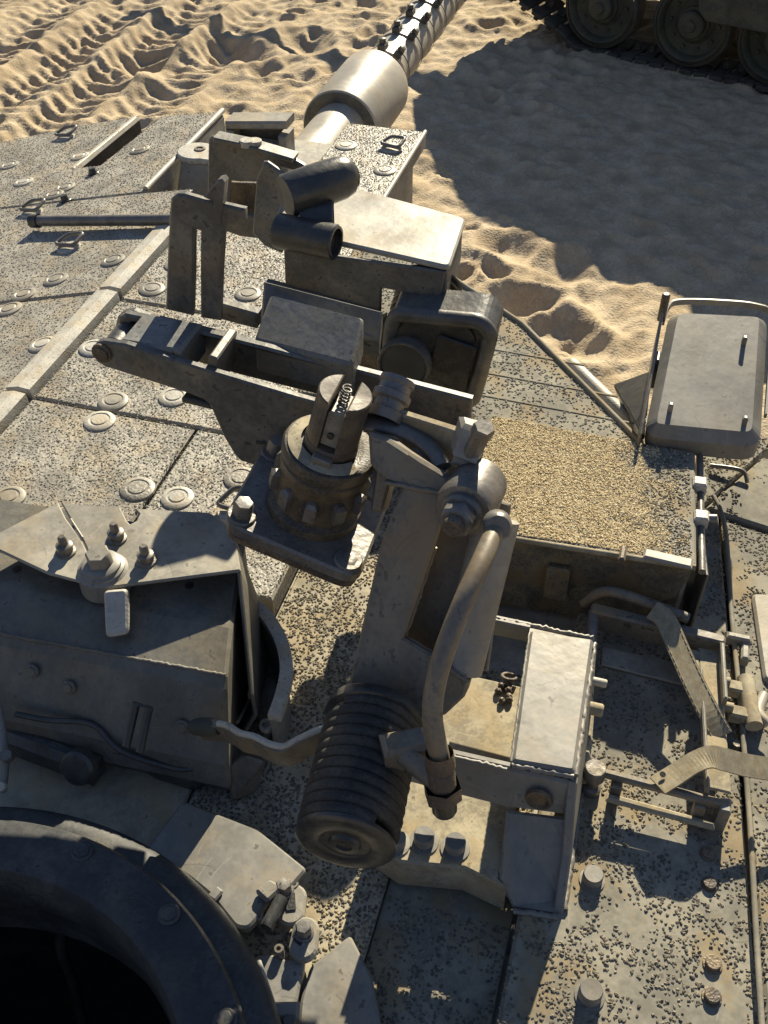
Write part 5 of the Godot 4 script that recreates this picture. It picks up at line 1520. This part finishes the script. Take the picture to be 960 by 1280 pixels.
	for sd in [-.0125, .0125]:
		var stt := Shape.new()
		for i in range(0, ap.size() - 1):
			var pa: Vector3 = ap[i].lerp(ap[i + 1], .15); var pb: Vector3 = ap[i].lerp(ap[i + 1], .75)
			var sv := Vector3(1, .15, -.25)
			var tt := (pb - pa).normalized()
			sv = (sv - tt * sv.dot(tt)).normalized()
			var nv := tt.cross(sv)
			if nv.y < 0: nv = -nv
			stt.tube([pa + sv * sd + nv * .0017, pb + sv * sd + nv * .0017], .0007, 5)
		part("stitching", stt, M.ochre, a)
	var b := thing("folded_strap", "loose khaki strap end with a punched hole lying over the front bar of the rack", "strap", Vector3(.169, .05, -.829))
	s = Shape.new()
	var bp := smooth_path([Vector3(.133, .058, -.786), Vector3(.153, .064, -.805), Vector3(.173, .074, -.822), Vector3(.191, .078, -.833), Vector3(.209, .074, -.837), Vector3(.237, .066, -.842), Vector3(.268, .06, -.849), Vector3(.308, .05, -.861)], 5)
	var sides := []
	for i in bp.size():
		var q := float(i) / (bp.size() - 1)
		sides.append(Vector3(.45, .1, .85).lerp(Vector3(-.1, -.25, 1), smoothstep(.25, .55, q)))
	s.band(bp, sides, .030, .003)
	var bm := part("webbing", s, M.strap, b)
	s = Shape.new()
	s.lathe([Vector2(.004, 0), Vector2(.0035, .0012), Vector2(0, .0012)], Vector3(.137, .065, -.8), Vector3(.1, 1, .2), 12)
	part("punched_hole", s, M.black, bm)

func build_side_box():
	var t := thing("side_box", "grey box with rounded lid and three small pegs bracketed to the turret's right edge", "box", Vector3(.127, .15, -1.566))
	var y := .2
	var s := Shape.new()
	var ol := rounded([Vector3(.042, .165, -1.366), Vector3(.048, .235, -1.637), Vector3(.214, .232, -1.673), Vector3(.224, .159, -1.397)], .03, 6)
	s.plate(ol, Vector3(.004, -.064, -.012), .016)
	part("body", s, M.plate, t)
	s = Shape.new()
	var rp := smooth_path([Vector3(.042, .212, -1.615), Vector3(.046, .222, -1.653), Vector3(.064, .226, -1.67), Vector3(.132, .226, -1.687), Vector3(.193, .224, -1.695), Vector3(.221, .216, -1.683), Vector3(.225, .194, -1.579), Vector3(.227, .168, -1.454)], 5)
	s.band(rp, [Vector3(0, 1, 0)], .011, .004)
	part("raised_rim", s, M.plate, t)
	for q in [Vector3(.076, .177, -1.417), Vector3(.178, .214, -1.589), Vector3(.194, .169, -1.425)]:
		var g := Shape.new()
		g.box(q + Vector3(0, .004, 0), Vector3(.008, .016, .010), .002)
		part("peg", g, M.plate, t)
	s = Shape.new()
	s.plate([Vector3(.043, .229, -1.611) + Vector3(-.004, .01, 0), Vector3(.043, .229, -1.611) + Vector3(-.004, .002, .02), Vector3(.044, .164, -1.364) + Vector3(-.004, -.005, 0), Vector3(.044, .164, -1.364) + Vector3(-.004, -.09, 0), Vector3(.043, .229, -1.611) + Vector3(-.004, -.09, 0)], Vector3(-.005, 0, 0), .002)
	part("side_strip", s, M.steel, t)
	s = Shape.new()
	s.plate([Vector3(.039, .14, -1.576), Vector3(-.021, .07, -1.615), Vector3(.037, .06, -1.478), Vector3(.045, .14, -1.384)], Vector3(0, -.008, 0), .002)
	part("bracket", s, M.dark, t)
	s = Shape.new()
	s.lathe([Vector2(.007, 0), Vector2(.007, .05), Vector2(.005, .052), Vector2(0, .052)], Vector3(.037, .217, -1.616), Vector3(0, 1, 0), 12)
	part("hinge_pin", s, M.rust, t)
	s = Shape.new()
	s.box(Vector3(.041, .16, -1.547), Vector3(.012, .06, .03), .002)
	part("hinge_plate", s, M.plate, t)
	var r := thing("side_rail", "short steel tube rail bent down along the turret's diagonal right edge", "rail", Vector3(-.035, .05, -1.6))
	s = Shape.new()
	s.tube(smooth_path([Vector3(-.107, .07, -1.656), Vector3(-.061, .07, -1.603), Vector3(-.013, .07, -1.546), Vector3(.021, .055, -1.518), Vector3(.04, .02, -1.512)], 5), .013, 16)
	part("tube", s, M.cap, r)
	for q in [[Vector3(-.116, .07, -1.635), Vector3(-.103, .07, -1.649)], [Vector3(-.051, .07, -1.555), Vector3(-.036, .07, -1.572)]]:
		var o := Shape.new()
		o.tube([q[0], q[1]], .006, 10)
		part("standoff", o, M.steel, r)
	var f := thing("front_hook", "thin wire hook fixed to the roof right of the bin", "hook", Vector3(.2, 0, -1.562))
	s = Shape.new()
	s.tube(smooth_path([Vector3(.17, .01, -1.502), Vector3(.206, .014, -1.5), Vector3(.227, .014, -1.495), Vector3(.235, .006, -1.478)], 4), .004, 8)
	part("wire", s, M.steel, f)

func U0(x: int, y: int) -> Vector3:
	return {365: Vector3(-.271, -.005, -.541), 381: Vector3(-.243, -.005, -.506)}[x]

# ---------------------------------------------------------------- all of it

func _ready():
	rng.seed = 4
	var cam := Camera3D.new(); cam.name = "camera"
	add_child(cam)
	cam.position = Vector3(0, 1.2, 0)
	cam.rotation_degrees = Vector3(-43, 16, 0)
	cam.fov = 52.6
	cam.near = .02; cam.far = 3000
	cam.current = true
	var we := WorldEnvironment.new(); we.name = "world"
	var env := Environment.new()
	env.background_mode = Environment.BG_SKY
	var sky := Sky.new()
	var sm := ProceduralSkyMaterial.new()
	sm.sky_top_color = Color(.36, .45, .60)
	sm.sky_horizon_color = Color(.76, .76, .74)
	sm.sky_curve = .14
	sm.ground_horizon_color = Color(.62, .55, .44)
	sm.ground_bottom_color = Color(.42, .33, .22)
	sky.sky_material = sm
	env.sky = sky
	env.background_energy_multiplier = .49
	env.ambient_light_source = Environment.AMBIENT_SOURCE_SKY
	env.tonemap_mode = Environment.TONE_MAPPER_LINEAR
	env.tonemap_exposure = 2.3
	env.sdfgi_enabled = true; env.ssao_enabled = true; env.ssil_enabled = true
	we.environment = env
	add_child(we)
	var sun := DirectionalLight3D.new(); sun.name = "sun"
	sun.light_energy = 1.6
	sun.light_color = Color(1.0, .95, .84)
	sun.light_angular_distance = .5
	sun.shadow_enabled = true
	add_child(sun)
	var el := deg_to_rad(29.0); var az := deg_to_rad(1.0)
	var to_sun := Vector3(sin(az) * cos(el), sin(el), -cos(az) * cos(el))
	sun.basis = Basis.looking_at(-to_sun, Vector3.UP)

	make_materials()
	build_ground()
	build_turret()
	build_main_gun()
	build_far_tank()
	build_bracket()
	build_arm()
	build_pintle()
	build_gun_cradle()
	build_lamp_housing()
	build_front_fittings()
	build_housing()
	build_hatch()
	build_bin()
	build_rack()
	build_side_box()
